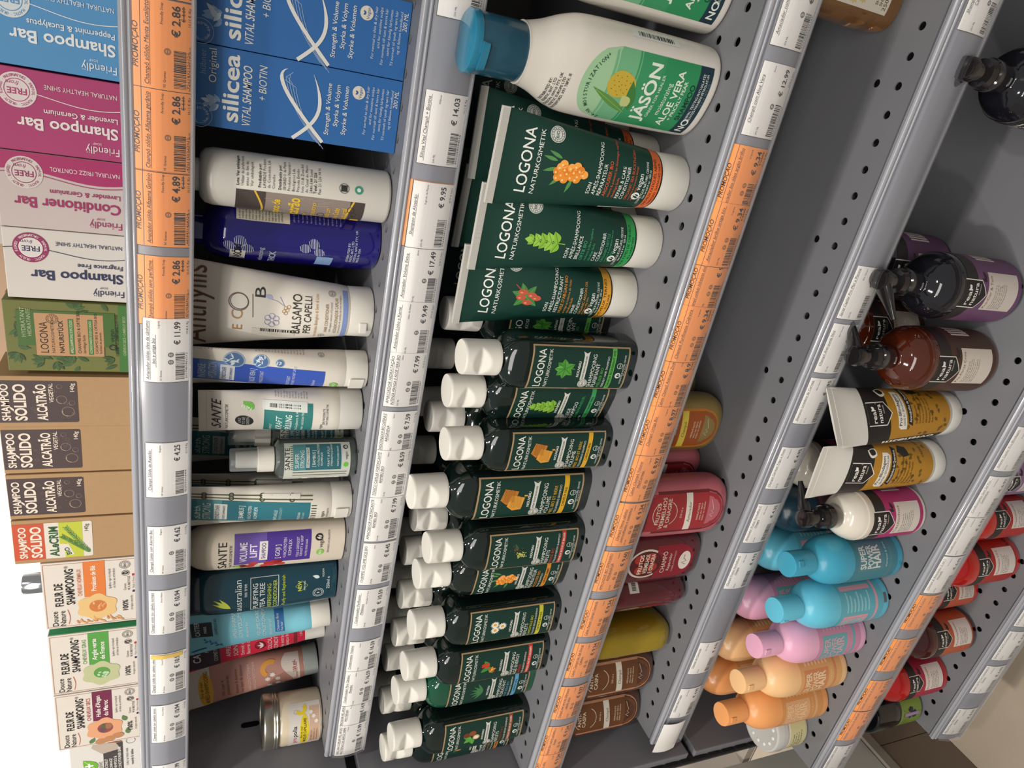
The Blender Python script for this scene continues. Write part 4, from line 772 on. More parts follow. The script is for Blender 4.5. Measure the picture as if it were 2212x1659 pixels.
def art_red(a):
    c = '#ead0d0'; a.rect(-34, 120, 34, 156, '#3a2a36', 1, 14, 4); a.rect(-33, 117, 33, 119, '#c02a52', 1, 14, 1); a.t('CATTIER', -24, 141, 8, '#ddd', w=36, b=.01, L=4); a.t('PARIS', -10, 132, 4, '#ddd', L=4); a.t('COSMÉTIQUE BIO', -24, 122.5, 4, '#d0c8cc', w=34, L=4)
    for q, z_, h_ in (('APRÈS-SHAMPOOING', 108, 5), ('SOIN COULEUR', 100, 5), ('Extrait de riz', 93, 4), ('Beurre de cupuaçu', 86.5, 4), ('COLOUR CARE', 62, 4.6), ('CONDITIONER', 55, 4.6), ('Rice extract', 48.5, 3.8), ('Cupuaçu butter', 43, 3.8)): a.t(q, -20, z_, h_, c)
    a.ring(-8, 75, 5.5, 6.4, '#5a1620', 2); a.ell(-8, 75, 5.2, 5.2, '#8d1a2c', 2)
    for q in (.7, 1.57, 2.4): a.leaf(-8, 71.5, 7, 2.6, q, c, 3)
    a.rect(-18, 33, 16, 37, '#7d1626', 1, 10, 1); a.t('150 ml · 5.7 fl. oz', 0, 27, 3, c)
def art_pink(a):
    a.rect(-37, 128, 37, 156, '#cfc8be', 1, 14, 4); a.ell(-10, 134, 27, 8.5, '#dba93f', 2, 30); a.t('Être de miel', -22, 137, 3.6, '#6b4a26', L=4, sh=.2); a.t('APRÈS-SHAMPOOING', -31, 130.5, 4.8, '#4a3018', w=50, L=4)
    for q, z_ in (('Miel, argan &', 113), ('protéines de blé', 107), ('Douceur & douceur', 97), ('tous types de cheveux', 91)): a.t(q, -22, z_, 3.3, '#8d5f56')
    for q, z_ in (('HAIR CONDITIONER', 82), ('HAAR CONDITIONER', 76)): a.t(q, -20, z_, 3, '#dcc9c0')
    lo = [(x_, 23) for x_ in np.linspace(-27, 27, 14)]; hi = [(x_, 38+7*math.sin(x_/9)) for x_ in np.linspace(-27, 27, 14)]; a.strip(lo, hi, '#d6cbbf', 1)
    for fx, fz in ((-16, 60), (-4, 62), (-14, 50), (-22, 55), (-5, 50), (-20, 44), (2, 56)):
        for k in range(8): a.leaf(fx, fz, 4, 1.7, k*PI/4, '#e6dcd2', 3)
    a.ring(10, 58, 6, 12, '#dd9a3c', 3, 24, a0=-.6, a1=2.6); bio_badge(a, -13, 29, 4, '#c2525e'); a.t('150 mL', 2, 28, 3.4, '#b8525e', b=.02); a.t('PARFUM NATUREL', -8, 26, 1.8, '#c2525e')
grad_tube('light blue conditioner tube between the dark teal bottle and the red tube', -.6270, .636, .164, .018, .066, '#78bccd', WHITEP, .022, -4, (0, -6), art_blue)
grad_tube('bright red conditioner tube with a black top block', -.6690, .660, .164, .0182, .074, '#cf2140', WHITEP, .024, 8, (0, -4.5), art_red)
grad_tube('dusty pink conditioner tube with white daisies and a clear grey cap', -.7450, .674, .162, .0198, .074, '#b98678', mat('#9aa19d', .12, coat=.5), .018, 8, (0, -6), art_pink)
# hair mask jar
t = thing('hair_mask_jar', 'cream hair mask jar with silver screw lid at the left end', 'jar', (-.7890, .624, ZB), 14)
Rr = [(0, .0285, .0285, 2), (.0008, .0305, .0305, 2), (.003, .0315, .0315, 2), (.047, .0315, .0315, 2), (.05, .0302, .0302, 2), (.052, .029, .029, 2)]
link('body', ring_mesh('body', Rr, mat('#cfc2a8', .25, coat=.4)), t); lid = link('lid', ring_mesh('lid', [(.0515, .0318, .0318, 2), (.053, .0325, .0325, 2), (.0545, .0318, .0318, 2), (.056, .0326, .0326, 2), (.0575, .032, .032, 2), (.059, .0327, .0327, 2), (.067, .0327, .0327, 2), (.0685, .0315, .0315, 2), (.0688, .0300, .0300, 2), (.0680, .0296, .0296, 2)], mat('#b5b1a4', .3, .85)), t)
sf = ring_surf(Rr); p = Art(); a = Art(); p.rect(-30, 3, 36, 40, '#d6d0c8', 0, 22, 3); a.t('pro', -16, 31, 5, '#c8505c', b=.005); a.t('polia', -4.5, 31, 5, '#333', b=.01); a.ell(0, 22, 22, 5.5, '#dfc92c', 2, 30); a.t('MASQUE CAPILLAIRE', -17, 20, 3.2, '#3a3418', w=34, b=.012, L=4); a.t('Être de miel', -8, 24.4, 2.2, '#3a3418', sh=.3, L=4)
p.rect(-20, 4, 30, 16, '#cbab90', 1, 16, 1); fine(a, -16, 13, 24, 3, 1.9, '#9a4a3a', seed=3)
for fx, fz in ((18, 11), (23, 14), (12, 8)):
    for k in range(8): a.leaf(fx, fz, 3, 1.3, k*PI/4, '#e9e0d6', 4)
a.ring(28, 26, 3, 7, '#e0c930', 2, 20, a0=2., a1=5.6); a.ring(25, 32, 2, 2.4, '#b9a890', 2)
lb = p.build('label', sf, t); a.build('lettering', sf, lb)
# ================================================================== THIRD SHELF
# big white bottles with teal caps
def jason(label, x, y, rz, second=False):
    t = thing('shampoo_bottle', label, 'bottle', (x, y, ZC), rz, 'large white bottles with teal caps')
    Rr = smooth_rings([(0, .032, .022), (.002, .0355, .0255), (.007, .0372, .0272), (.06, .0378, .0278), (.118, .0372, .0275), (.138, .0335, .026), (.155, .026, .0232), (.166, .0225, .0222), (.169, .0222, .0222)], 2.3)
    link('body', ring_mesh('body', Rr, mat('#d9d4ca', .28, coat=.3)), t)
    cp = link('cap', ring_mesh('cap', [(.1685, .0212, .0212, 2), (.170, .0216, .0216, 2), (.205, .0216, .0216, 2), (.206, .021, .021, 2)], mat('#1f4a5c', .25, coat=.4)), t)
    d = link('flip_disc', ring_mesh('flip_disc', [(0, .0222, .0222, 2), (.0012, .0228, .0228, 2), (.006, .0222, .0222, 2), (.0072, .0205, .0205, 2)], mat('#2b7f9d', .25, coat=.4)), cp); d.location = (0, 0, .2055)
    tb = link('thumb_tab', ring_mesh('thumb_tab', [(0, .010, .002, 2, 0, -.0222), (.0055, .011, .0025, 2, 0, -.0224)], mat('#2b7f9d', .25, coat=.4), 24), cp); tb.location = (0, 0, .2005)
    sf = ring_surf(Rr); p = Art(); a = Art(); W = 31; w = '#dfe6da'
    lo = [(x_, 8) for x_ in np.linspace(-W, W, 17)]; hi = [(x_, 96+33*math.sqrt(max(0, 1-(x_/W)**2))*.85) for x_ in np.linspace(-W, W, 17)]
    for f0, f1, c in ((0, .12, '#1c3340'), (.12, .42, '#2c8a58'), (.42, .62, '#3a9160'), (.62, .8, '#6fae82'), (.8, 1, '#9cc39a')):
        q0 = [(x_, z0+(z1-z0)*f0) for (x_, z0), (_, z1) in zip(lo, hi)]; q1 = [(x_, z0+(z1-z0)*f1) for (x_, z0), (_, z1) in zip(lo, hi)]
        q0 = [(x_, min(8+112*f0, z)) for (x_, _), (_, z) in zip(lo, hi)]; q1 = [(x_, min(8+116*f1, z)) for (x_, _), (_, z) in zip(lo, hi)]
        p.strip(q0, q1, c, 0)
    a.t('JÄSÖN', -24, 58, 10, w, w=49, b=.022); a.t('GREEK FOR HEALER', -18, 53, 2.4, w, w=36); a.t('moisturizing', -14, 44.5, 4.2, w, w=27); a.t('ALOE VERA', -24, 35.5, 6, w, w=48, b=.02); a.t('+ PRICKLY PEAR', -17, 30.5, 3.2, w, w=34, b=.012)
    a.t('CONDITIONER' if second else 'SHAMPOO', 0, 22.5, 4.4, '#173a30', al='c', w=31, b=.02); a.t('NO', -27, 11.5, 6.4, w, b=.02); a.t('ANIMAL TESTING·PHTHALATES', -15, 15.5, 2.3, w, w=40); a.t('SULFATES·PARABENS·PETROLATUM', -15, 12, 2.3, w, w=40); a.t('16 fl oz (473 ml)', 0, 9, 2, '#5f7d84')
    a.arc_text('24-HR MOISTURIZATION*', 0, 88, 28, 3, '#1f5038', PI*.92, PI*.22, b=.01)
    pts = [(4+10.5*math.cos(q)*(1+.06*math.sin(3*q)), 89+12.5*math.sin(q)) for q in np.linspace(0, 2*PI, 28)[:-1]]; a.poly(pts, '#c3a83c', 2)
    for i in range(18): q = i*2.4; r = .9*math.sqrt(i/18); a.ell(4+9.5*r*math.cos(q), 89+11.5*r*math.sin(q), .4, .4, '#5a4a18', 3, 6)
    a.leaf(-18, 76, 40, 6, 1.15, '#5c8f42', 3, '#86b060'); a.leaf(-15, 74, 25, 8, .25, '#3f7a3c', 2); a.leaf(-12, 76, 12, 9, .8, '#b9c27c', 3)
    if not second: a.para(['DISTRIBUTED BY:', 'KINETIC ENT. LTD', 'LONDON, NW10 7TY, UK', 'KINETIC EUROPE LTD', 'WATERFORD, X91 T8PX, IE'], -15, 146, 2.1, '#3a3632', 1.55, al='c', b=.012)
    lb = p.build('label', sf, t); a.build('lettering', sf, lb)
    s = Art(); s.rect(41, 42, 50, 88, '#d5d6d0', 1, 3, 5); bc = Art(); bc.barcode(-17, 0, 34, 5, digits=False, seed=21); s.merge(bc, lambda x_, z_: (43+z_, 65+x_)); s.build('security_sticker', sf, t)
    return t
jason('large white aloe vera shampoo bottle with green label and teal cap', .0078, .548, -22); jason('large white aloe vera conditioner bottle at the right edge', .0900, .558, -4, True)

# dark green tubes
TG = mat('#12382f', .42, noise=.03, scale=30.)
def picture(a, kind, x, z, s):
    def P(dx, dz): return x+dx*s, z+dz*s
    if kind == 'buckthorn':
        for q in ((-8, 8, 2.4), (-3, 12, 1.9), (4, 10, 1.2), (-9, 0, 2.9), (2, 13, 1.4)): a.leaf(*P(q[0]+6, q[1]-4), 11*s, 2.6*s, q[2], '#4f8a4a', 2)
        for i, (dx, dz) in enumerate(((-4, 7), (1, 8), (5, 6), (-1, 4), (4, 2), (8, 4), (-5, 2), (1, 0), (6, -2), (-2, -3), (3, -5), (8, -6), (0, -8), (5, -9), (2, -12), (-3, -7))): a.ell(*P(dx*.8, dz), 3*s, 3*s, ('#e08a2c', '#d87a20', '#eda048')[i % 3], 3, 16); a.ell(*P(dx*.8-.8, dz+.9), .8*s, .8*s, '#f6c98a', 4, 8)
    elif kind == 'nettle':
        for i in range(5):
            for sg in (-1, 1): a.leaf(*P(0, -10+i*5), (10-i)*s, 7*s*(1-i*.1), PI/2+sg*(1.15-.08*i), ('#7fb23a', '#90c048')[i % 2], 2, '#5a8a28')
        a.leaf(*P(0, 10), 7*s, 5*s, PI/2, '#90c048', 3); a.line([P(0, -16), P(0, 12)], .8*s, '#7fb23a', 3)
    elif kind == 'argan':
        for q in (.4, 1.3, 2.4, -2.2, -.6): a.leaf(*P(0, 0), 13*s, 6*s, q, '#3f7a3c', 2, '#5f9a54')
        for dx, dz in ((-5, -2), (2, -5), (4, 3), (-1, 4), (0, -9)): a.ell(*P(dx, dz), 2.6*s, 4.2*s, '#b5553c', 3, 16); a.ell(*P(dx-.6, dz+1.2), .8*s, 1.3*s, '#d98a6c', 4, 8)
        a.line([P(4, 3), P(10, 10)], .8*s, '#a04a34', 3)
    elif kind == 'melissa':
        for q in (.2, .9, 1.6, 2.3, 3.0, 4.0, 5.2): a.leaf(*P(0, 0), 10.5*s, 7*s, q, ('#4f9a3c', '#62ad48', '#3f8a34')[int(q*3) % 3], 2, '#2f6a2a')
        a.line([P(0, -10), P(0, 0)], .8*s, '#4f9a3c', 3)
    elif kind == 'honey':
        for dx, dz, c in ((4, 5, '#b9752c'), (-3, -2, '#d99a3c')):
            a.poly([P(dx-8, dz-6), P(dx+5, dz-8), P(dx+8, dz+5), P(dx-4, dz+8), P(dx-9, dz+2)], c, 2)
            for i in range(5):
                for j in range(4): a.ring(*P(dx-5.5+i*2.6+(j % 2)*1.2, dz-4+j*2.6), .8*s, 1.15*s, '#8a5418' if c[1] == 'b' else '#b5772a', 3, 6)
        a.line([P(4, -9), P(4, -12)], 1.6*s, '#e0a84c', 3)
    elif kind == 'henna':
        for i in range(70):
            q = rnd.uniform(0, 6.3); r = rnd.uniform(0, 9); c = '#c3c465' if i < 45 else '#6a4a34'; a.ell(*P((-3 if i < 45 else 4)+r*.6*math.cos(q), (-3 if i < 45 else 4)+r*.8*math.sin(q)), .7*s, .7*s, c, 3, 6)
        a.leaf(*P(4, 2), 9*s, 3*s, .5, '#2f5a34', 2)
    elif kind == 'chamomile':
        for dx, dz in ((-4, 4), (4, 5), (1, -4)):
            for k in range(14): a.leaf(*P(dx, dz), 5.4*s, 1.6*s, k*2*PI/14, '#e9e6dc', 3)
            a.ell(*P(dx, dz), 1.9*s, 1.9*s, '#d8a52c', 4, 12)
    elif kind == 'coffee':
        for q in (.6, 2.2, 3.6): a.leaf(*P(0, 0), 12*s, 6*s, q, '#3f8a3c', 2)
        for i in range(12): a.ell(*P(3+rnd.uniform(-3, 4), 4+rnd.uniform(-3, 4)), 1.6*s, 1.6*s, '#c23c28', 3, 10)
        for k in range(5): a.leaf(*P(-5, -4), 5*s, 3*s, k*1.26, ('#d9882c', '#c84a28')[k % 2], 3)
        a.ell(*P(-5, -4), 1.1*s, 1.1*s, '#e8c84c', 4, 8)
    elif kind == 'aloe':
        for q in (.5, .9, 1.3, 1.7, 2.1, 2.5): a.leaf(*P(0, -8), 16*s, 3*s, q, ('#3f7a4a', '#4f8f58')[int(q*5) % 2], 2)
    elif kind == 'hazel':
        for q in (1.2, 2.2, 3.4): a.leaf(*P(-3, 0), 11*s, 6.5*s, q, '#4f9a3c', 2, '#7fbf5c')
        for dx, dz, c in ((3, 6, '#6b3a22'), (5, -1, '#8a4c2c'), (-2, -6, '#caa57c')): a.ell(*P(dx, dz), 4*s, 4.4*s, c, 3, 16)
        a.ell(*P(-2, -6), 2.4*s, 3*s, '#efe0c4', 4, 12)
    else:
        for q in (.3, 1.2, 2.2): a.leaf(*P(0, 0), 11*s, 5*s, q, '#3f6a3c', 2)
        for dx, dz in ((-2, 2), (3, -3)): a.ell(*P(dx, dz), 3*s, 3.6*s, '#c87a34', 3, 14)
def ltube(label, x, y, band, bt, col, lines, sub, en, ensub, pic, rz=0., tilt=(0, 0), sticker=False):
    t, sf = tube('hair_care_tube', label, x, y, ZC, .1765, .0245, .0755, mat('#d3d0c6', .35, coat=.2), TG, .029, rz, 'dark green hair care tubes', tilt, 7., mat('#c9c7be', .4))
    a = Art(); w = '#dfe2da'
    a.rect(-39, 29.6, 39, 30.6, '#101512', 1, 24, 1); a.rect(-39, 30.6, 39, 39.2, band, 1, 24, 1); a.t(bt[0], 0, 35.6, 2.5, '#1d2018', al='c', w=44, L=4); a.t(bt[1], 0, 31.9, 2.1, '#1d2018', al='c', wmax=44, L=4)
    a.t('LOGONA', -25, 145, 8.8, w, w=52, b=.006); a.t('NATURKOSMETIK', -25, 137.5, 3.5, w, w=52); bio_badge(a, 25, 127, 5.8, '#1d3a30', '#c9ccc4')
    picture(a, pic, -4, 113, 1.15 if pic == 'buckthorn' else 1.1)
    for i, q in enumerate(lines): a.t(q, -17, 90.5-i*5, 3.1, w)
    for i, q in enumerate(sub): a.t(q, -17, 91-len(lines)*5-i*3.8, 2.8 if i == 0 else 2., col, b=.008 if i == 0 else 0)
    for i, q in enumerate(en): a.t(q, -17, 64-i*4.2, 2.8, w)
    for i, q in enumerate(ensub): a.t(q, -17, 55.8-i*2.7, 2.3 if i == 0 else 1.6, col)
    swirl(a, -13, 49-5+1.5, 3.6, w, '#12382f', 4) if False else None
    swirl(a, -12, 49, 3.6, w, '#12382f', 3); a.t('vegan', -6.5, 47.2, 4.2, w); a.t('COSMÉTIQUE NATUREL CERTIFIÉ', -1, 43.3, 2, w, w=38, al='c'); a.t('Net wt 6.8 fl oz · 200 ml', -1, 40.6, 1.7, w, al='c')
    if sticker:
        a.rect(-37, 36, -30, 74, '#d9d6cc', 3, 2, 5); bc = Art(); bc.barcode(-14, 0, 28, 4, digits=False, seed=31); a.merge(bc, lambda x_, z_: (-36+z_*.9, 55+x_), ); a.it[-1] = a.it[-1]
    a.build('print', sf, t); return t
ltB = ltube('dark green tube with orange berries and orange band, in front', -.0690, .5420, '#dc6a35', ('CHEVEUX FATIGUÉS, ABÎMÉS', 'STRESSED, DAMAGED HAIR'), '#cf5a38', ('SOIN', 'APRÈS-SHAMPOOING', 'RÉPARATEUR'), ('ARGOUSIER BIO', 'nourrit & prévient les dommages capillaires', 'démêlage facile'), ('REPAIR & CARE', 'CONDITIONER'), ('ORGANIC SEA BUCKTHORN', 'nourishes and prevents damage', 'easy combing'), 'buckthorn', -2, sticker=True)
ltN = ltube('dark green tube with nettle leaves and green band, in front', -.1275, .5540, '#2f9a52', ('TOUS TYPES DE CHEVEUX', 'ALL HAIRTYPES'), '#3f9a68', ('SOIN', 'APRÈS-SHAMPOOING', 'BRILLANCE'), ('ORTIE BIO', 'renforce la fibre capillaire', 'démêlage facile'), ('CARE', 'CONDITIONER'), ('ORGANIC NETTLE', 'conditions & strengthens the hair', 'easy combing'), 'nettle', -3, tilt=(0, -1))
ltA = ltube('dark green tube with red argan fruits and yellow band, in front', -.1845, .5690, '#d99a35', ('CHEVEUX TERNES', 'DULL HAIR'), '#d08a3c', ('SOIN', 'APRÈS-SHAMPOOING', 'RESTRUCTURANT'), ("HUILE D'ARGAN BIO", "protège et redonne de l'éclat", 'démêlage facile'), ('SHINE', 'CONDITIONER'), ('ORGANIC ARGON OIL', 'provides a silky shine', 'easy combing'), 'argan', -3, tilt=(0, -1))
dup(ltB, (-.0600, .5950, ZC), 3, 'dark green orange-band tube directly behind the front berry tube'); dup(ltN, (-.1250, .6020, ZC), -4, 'dark green green-band tube directly behind the front nettle tube')
dup(ltB, (-.0450, .6600, ZC), 0, 'dark green tube third in line behind the berry tubes'); dup(ltN, (-.1350, .6650, ZC), 0, 'dark green tube third in line behind the nettle tubes'); dup(ltA, (-.1860, .6420, ZC), -4, 'dark green yellow-band tube behind the front argan tube')

# dark green bottles with white flip caps
BG = mat('#0d1a17', .08, coat=.8); BG2 = mat('#0f4a34', .08, coat=.8)
CAPW = mat('#e2dfd6', .38, coat=.15)
def cap_mesh(r, h):
    nz, ns = 26, 72; v = []; f = []
    for i in range(nz+1):
        q = i/nz; z = h*q; rr = r*(1-.03*q)
        if i == 0: rr *= .985
        for k in range(ns):
            t = 2*PI*k/ns; dx = math.sin(t); da = (t if t < PI else t-2*PI)
            hz = .27*(1-(da/.9)**2); e = abs(q-.57)/hz if hz > 0 else 2; dep = .0034*(hz/.27)**.7*(1-e) if e < 1 else 0
            v.append(((rr-dep)*math.sin(t), -(rr-dep)*math.cos(t), z))
    for i in range(nz):
        for k in range(ns): k2 = (k+1) % ns; f.append((i*ns+k, i*ns+k2, (i+1)*ns+k2, (i+1)*ns+k))
    b = len(v)
    for k in range(ns): t = 2*PI*k/ns; v.append((r*.93*math.sin(t), -r*.93*math.cos(t), h+.0012))
    for k in range(ns): k2 = (k+1) % ns; f.append((nz*ns+k, nz*ns+k2, b+k2, b+k))
    f.append(tuple(range(b, b+ns))); return mesh('cap', v, f, CAPW, smooth=50)
CAPM = cap_mesh(.0168, .0335); CAPL = cap_mesh(.0180, .0345)
def bottle_rings(s, hs):
    return smooth_rings([(0, .0215*s, .018*s), (.0012*s, .0238*s, .0205*s), (.004*s, .0248*s, .0215*s), (.05*hs, .025*s, .0218*s), (.108*hs, .025*s, .0218*s), (.119*hs, .0246*s, .0214*s), (.1265*hs, .0228*s, .0200*s), (.1325*hs, .0188*s, .0170*s), (.1365*hs, .0138*s, .0135*s), (.1385*hs, .0125*s, .0125*s), (.141*hs, .0125*s, .0125*s)], 3.6)
RB = bottle_rings(1.05, 1); RL = bottle_rings(1.16, 1.148)
MB_, MB2_, ML_ = ring_mesh('body', RB, BG), ring_mesh('body', RB, BG2), ring_mesh('body', RL, BG)
SB, SL = ring_surf(RB), ring_surf(RL)
def lbottle(label, x, y, pic, lines, sub, sub2, band, bt, rz=0., big=False, green=False, plain=False):
    t = thing('shampoo_bottle', label, 'bottle', (x, y, ZC), rz, 'dark green shampoo bottles with white caps')
    link('body', ML_ if big else (MB2_ if green else MB_), t); c = link('cap', CAPL if big else CAPM, t); c.location = (0, 0, .1585 if big else .1385)
    p = Art(); a = Art(); W = 22.8; w = '#dcded6'
    p.rect(-W, 12, W, 13.5, '#a98d68', 0, 14, 1); p.rect(-W, 106.5, W, 108, '#a98d68', 0, 14, 1); p.rect(-W, 13.5, -W+1.5, 106.5, '#a98d68', 0, 1, 8); p.rect(W-1.5, 13.5, W, 106.5, '#a98d68', 0, 1, 8); p.rect(-W+1.5, 13.5, W-1.5, 106.5, '#12352c', 0, 14, 8)
    if plain: lb = p.build('label', SB, t); a.t('LOGONA', -19, 96, 7, w, w=38); a.build('lettering', SB, lb); return t
    a.t('LOGONA', -19, 95.5, 6.6, w, w=38, b=.006); a.t('NATURKOSMETIK', -19, 89.5, 3, w, w=38)
    picture(a, pic, 0, 75, .95)
    bio_badge(a, -15, 54.5, 4.2, '#2a2a2a', '#d3d3ca'); a.t('NOUVEAU', -8, 60.5, 2.3, w, b=.02); a.rect(-11, 54, 14, 58.5, '#cfcfc6', 2, 6, 1); a.poly([(14, 54), (17.5, 53), (15.6, 56), (17.5, 59.5), (14, 58.5)], '#cfcfc6', 2); a.t('EXTRAIT PRODUIT PAR NOS SOINS', -10, 55.5, 1.5, '#222', w=23, b=.01, L=4)
    for i, q in enumerate(lines): a.t(q, -19, 46-i*4.7, 3.6, w)
    z0 = 46-len(lines)*4.6; a.t(sub, -19, z0, 2.7, band if band != '#b73a30' else '#b5483c'); a.t(sub2, -19, z0-4, 2, w, wmax=38)
    zb = 26; a.rect(-W+1.6, zb, W-1.6, zb+4.6, band, 2, 12, 1); a.t(bt, 0, zb+1.3, 2.1, '#1c2a1c' if band not in ('#b73a30', '#8a4a2c', '#c9362c') else '#ead9cf', al='c', b=.012, L=4, wmax=38)
    swirl(a, -6, 20.8, 2.9, w, '#12352c', 3); a.ring(4, 20.8, 2.5, 2.9, w, 3); a.t('vegan', 4, 20.1, 1.4, w, al='c'); a.t('COSMÉTIQUE NATUREL CERTIFIÉ', 0, 15.9, 1.5, w, al='c', w=30); a.t('250 ml · 8.5 fl oz', 0, 14.1, 1.2, w, al='c')
    k_ = 1.16 if big else 1.; p.map(lambda x_, z_: (x_*k_, (8.5+(z_-12)*1.09)*k_)); a.map(lambda x_, z_: (x_*k_, (8.5+(z_-12)*1.09)*k_))
    sf = SL if big else SB
    lb = p.build('label', sf, t); a.build('lettering', sf, lb)
    if not big:   # moulded ribs along the seam
        rb = Art()
        for i in range(36): rb.rect(-43, 24+i*2.1, -40.2, 24.9+i*2.1, '#2a211d', 0, 1, 1)
        rb.build('side_ribs', sf, t)
    return t
g_ = 'dark green shampoo bottle with white cap, '
lbottle(g_+'melissa leaf label and light green band', -.2455, .540, 'melissa', ('SHAMPOOING', 'PURIFIANT'), 'MÉLISSE BIO', 'GREASY HAIR SHAMPOO', '#58a84a', 'CHEVEUX REGRAISSANT VITE', 2)
lbottle(g_+'mostly hidden between melissa and small honeycomb', -.2905, .560, 'nettle', ('PFLEGE', 'SHAMPOO'), 'BIO BRENNNESSEL', 'pflegt', '#3f9a58', 'ALLE HAARTYPEN', -14)
lbottle(g_+'small honeycomb label and yellow band', -.3380, .541, 'honey', ('SHAMPOOING', 'VOLUME'), 'MIEL BIO ET BIÈRE', 'VOLUMISING SHAMPOO', '#d9a82c', 'CHEVEUX FINS', 0)
lbottle(g_+'tallest one with large honeycomb label and yellow band', -.4030, .556, 'honey', ('SHAMPOOING', 'VOLUME'), 'MIEL BIO ET BIÈRE', 'VOLUMISING SHAMPOO', '#d9a82c', 'CHEVEUX FINS', 2, big=True)
lbottle(g_+'henna blossom label and red band', -.4610, .538, 'henna', ('SHAMPOOING', 'REFLETS'), 'HENNÉ BIO', 'COLOUR REFLEX SHAMPOO', '#b73a30', 'CHEVEUX ROUX ET BRUNS', 4)
lbottle(g_+'orange band, half hidden by the henna one', -.5085, .553, 'buckthorn', ('SHAMPOOING', 'RÉPARATEUR'), 'ARGOUSIER BIO', 'REPAIR SHAMPOO', '#d98a2c', 'CHEVEUX ABÎMÉS', -6)
lbottle(g_+'white chamomile flowers and yellow band', -.5700, .541, 'chamomile', ('SHAMPOOING', 'REFLETS'), 'CAMOMILLE BIO', 'COLOUR REFLEX SHAMPOO', '#c9c03c', 'CHEVEUX BLONDS', 5)
lbottle(g_+'red coffee berries and bright red band', -.6310, .540, 'coffee', ('SHAMPOOING', 'AGE ENERGY'), 'CAFÉINE', 'AGE ENERGY SHAMPOO', '#c9362c', 'CHEVEUX FINS ET CLAIRSEMÉS', 6)
lbottle('bright green glassy shampoo bottle with white cap, aloe label and blue band', -.6860, .554, 'aloe', ('SHAMPOOING', 'HYDRATANT'), 'ALOE VERA BIO', 'MOISTURISING SHAMPOO', '#5f9ac0', 'CHEVEUX SECS', 0, green=True)
lbottle(g_+'hazelnut label and brown band', -.7490, .540, 'hazel', ('SHAMPOOING', 'REFLETS'), 'NOISETTE BIO', 'COLOUR REFLEX SHAMPOO', '#8a4a2c', 'CHEVEUX BRUNS ET NOIRS', 6)
lbottle(g_+'last at the left end, orange band', -.7930, .560, 'other', ('SHAMPOOING', 'RESTRUCTURANT'), 'OLIVE BIO', 'REPAIR SHAMPOO', '#c0793a', 'CHEVEUX SECS', 0)
second = [(-.2280, .602, 'second row, by the yellow-band tube'), (-.462, .592, 'second row, behind the henna bottle'), (-.520, .605, 'second row, behind the orange band'), (-.573, .592, 'second row, behind the chamomile bottle'), (-.630, .590, 'second row, behind the coffee berry bottle'), (-.688, .606, 'second row, behind the bright green bottle'), (-.7470, .592, 'second row, behind the hazelnut bottle'), (-.3400, .598, 'second row, behind the small honeycomb bottle')]
pb = None
for i, (x, y, lab) in enumerate(second):
    if pb is None: pb = lbottle(g_+lab, x, y, 'melissa', ('SHAMPOOING', 'PURIFIANT'), 'MÉLISSE BIO', 'SHAMPOO', '#58a84a', 'CHEVEUX', 0)
    else: dup(pb, (x, y, ZC), rnd.uniform(-8, 8), g_+lab)
third = [(-.295, .655, 'rightmost cap in the shaded third row'), (-.352, .652, 'second from right in third row'), (-.420, .660, 'shaded third row, behind the tallest honeycomb bottle'), (-.537, .660, 'third row, behind the orange band'), (-.597, .652, 'shaded third row, behind the chamomile bottle'), (-.655, .652, 'shaded third row, behind the coffee berry bottle'), (-.720, .662, 'shaded third row, behind the bright green bottle'), (-.785, .650, 'leftmost in the shaded third row')]
for x, y, lab in third: dup(pb, (x, y, ZC), rnd.uniform(-12, 12), g_+lab)

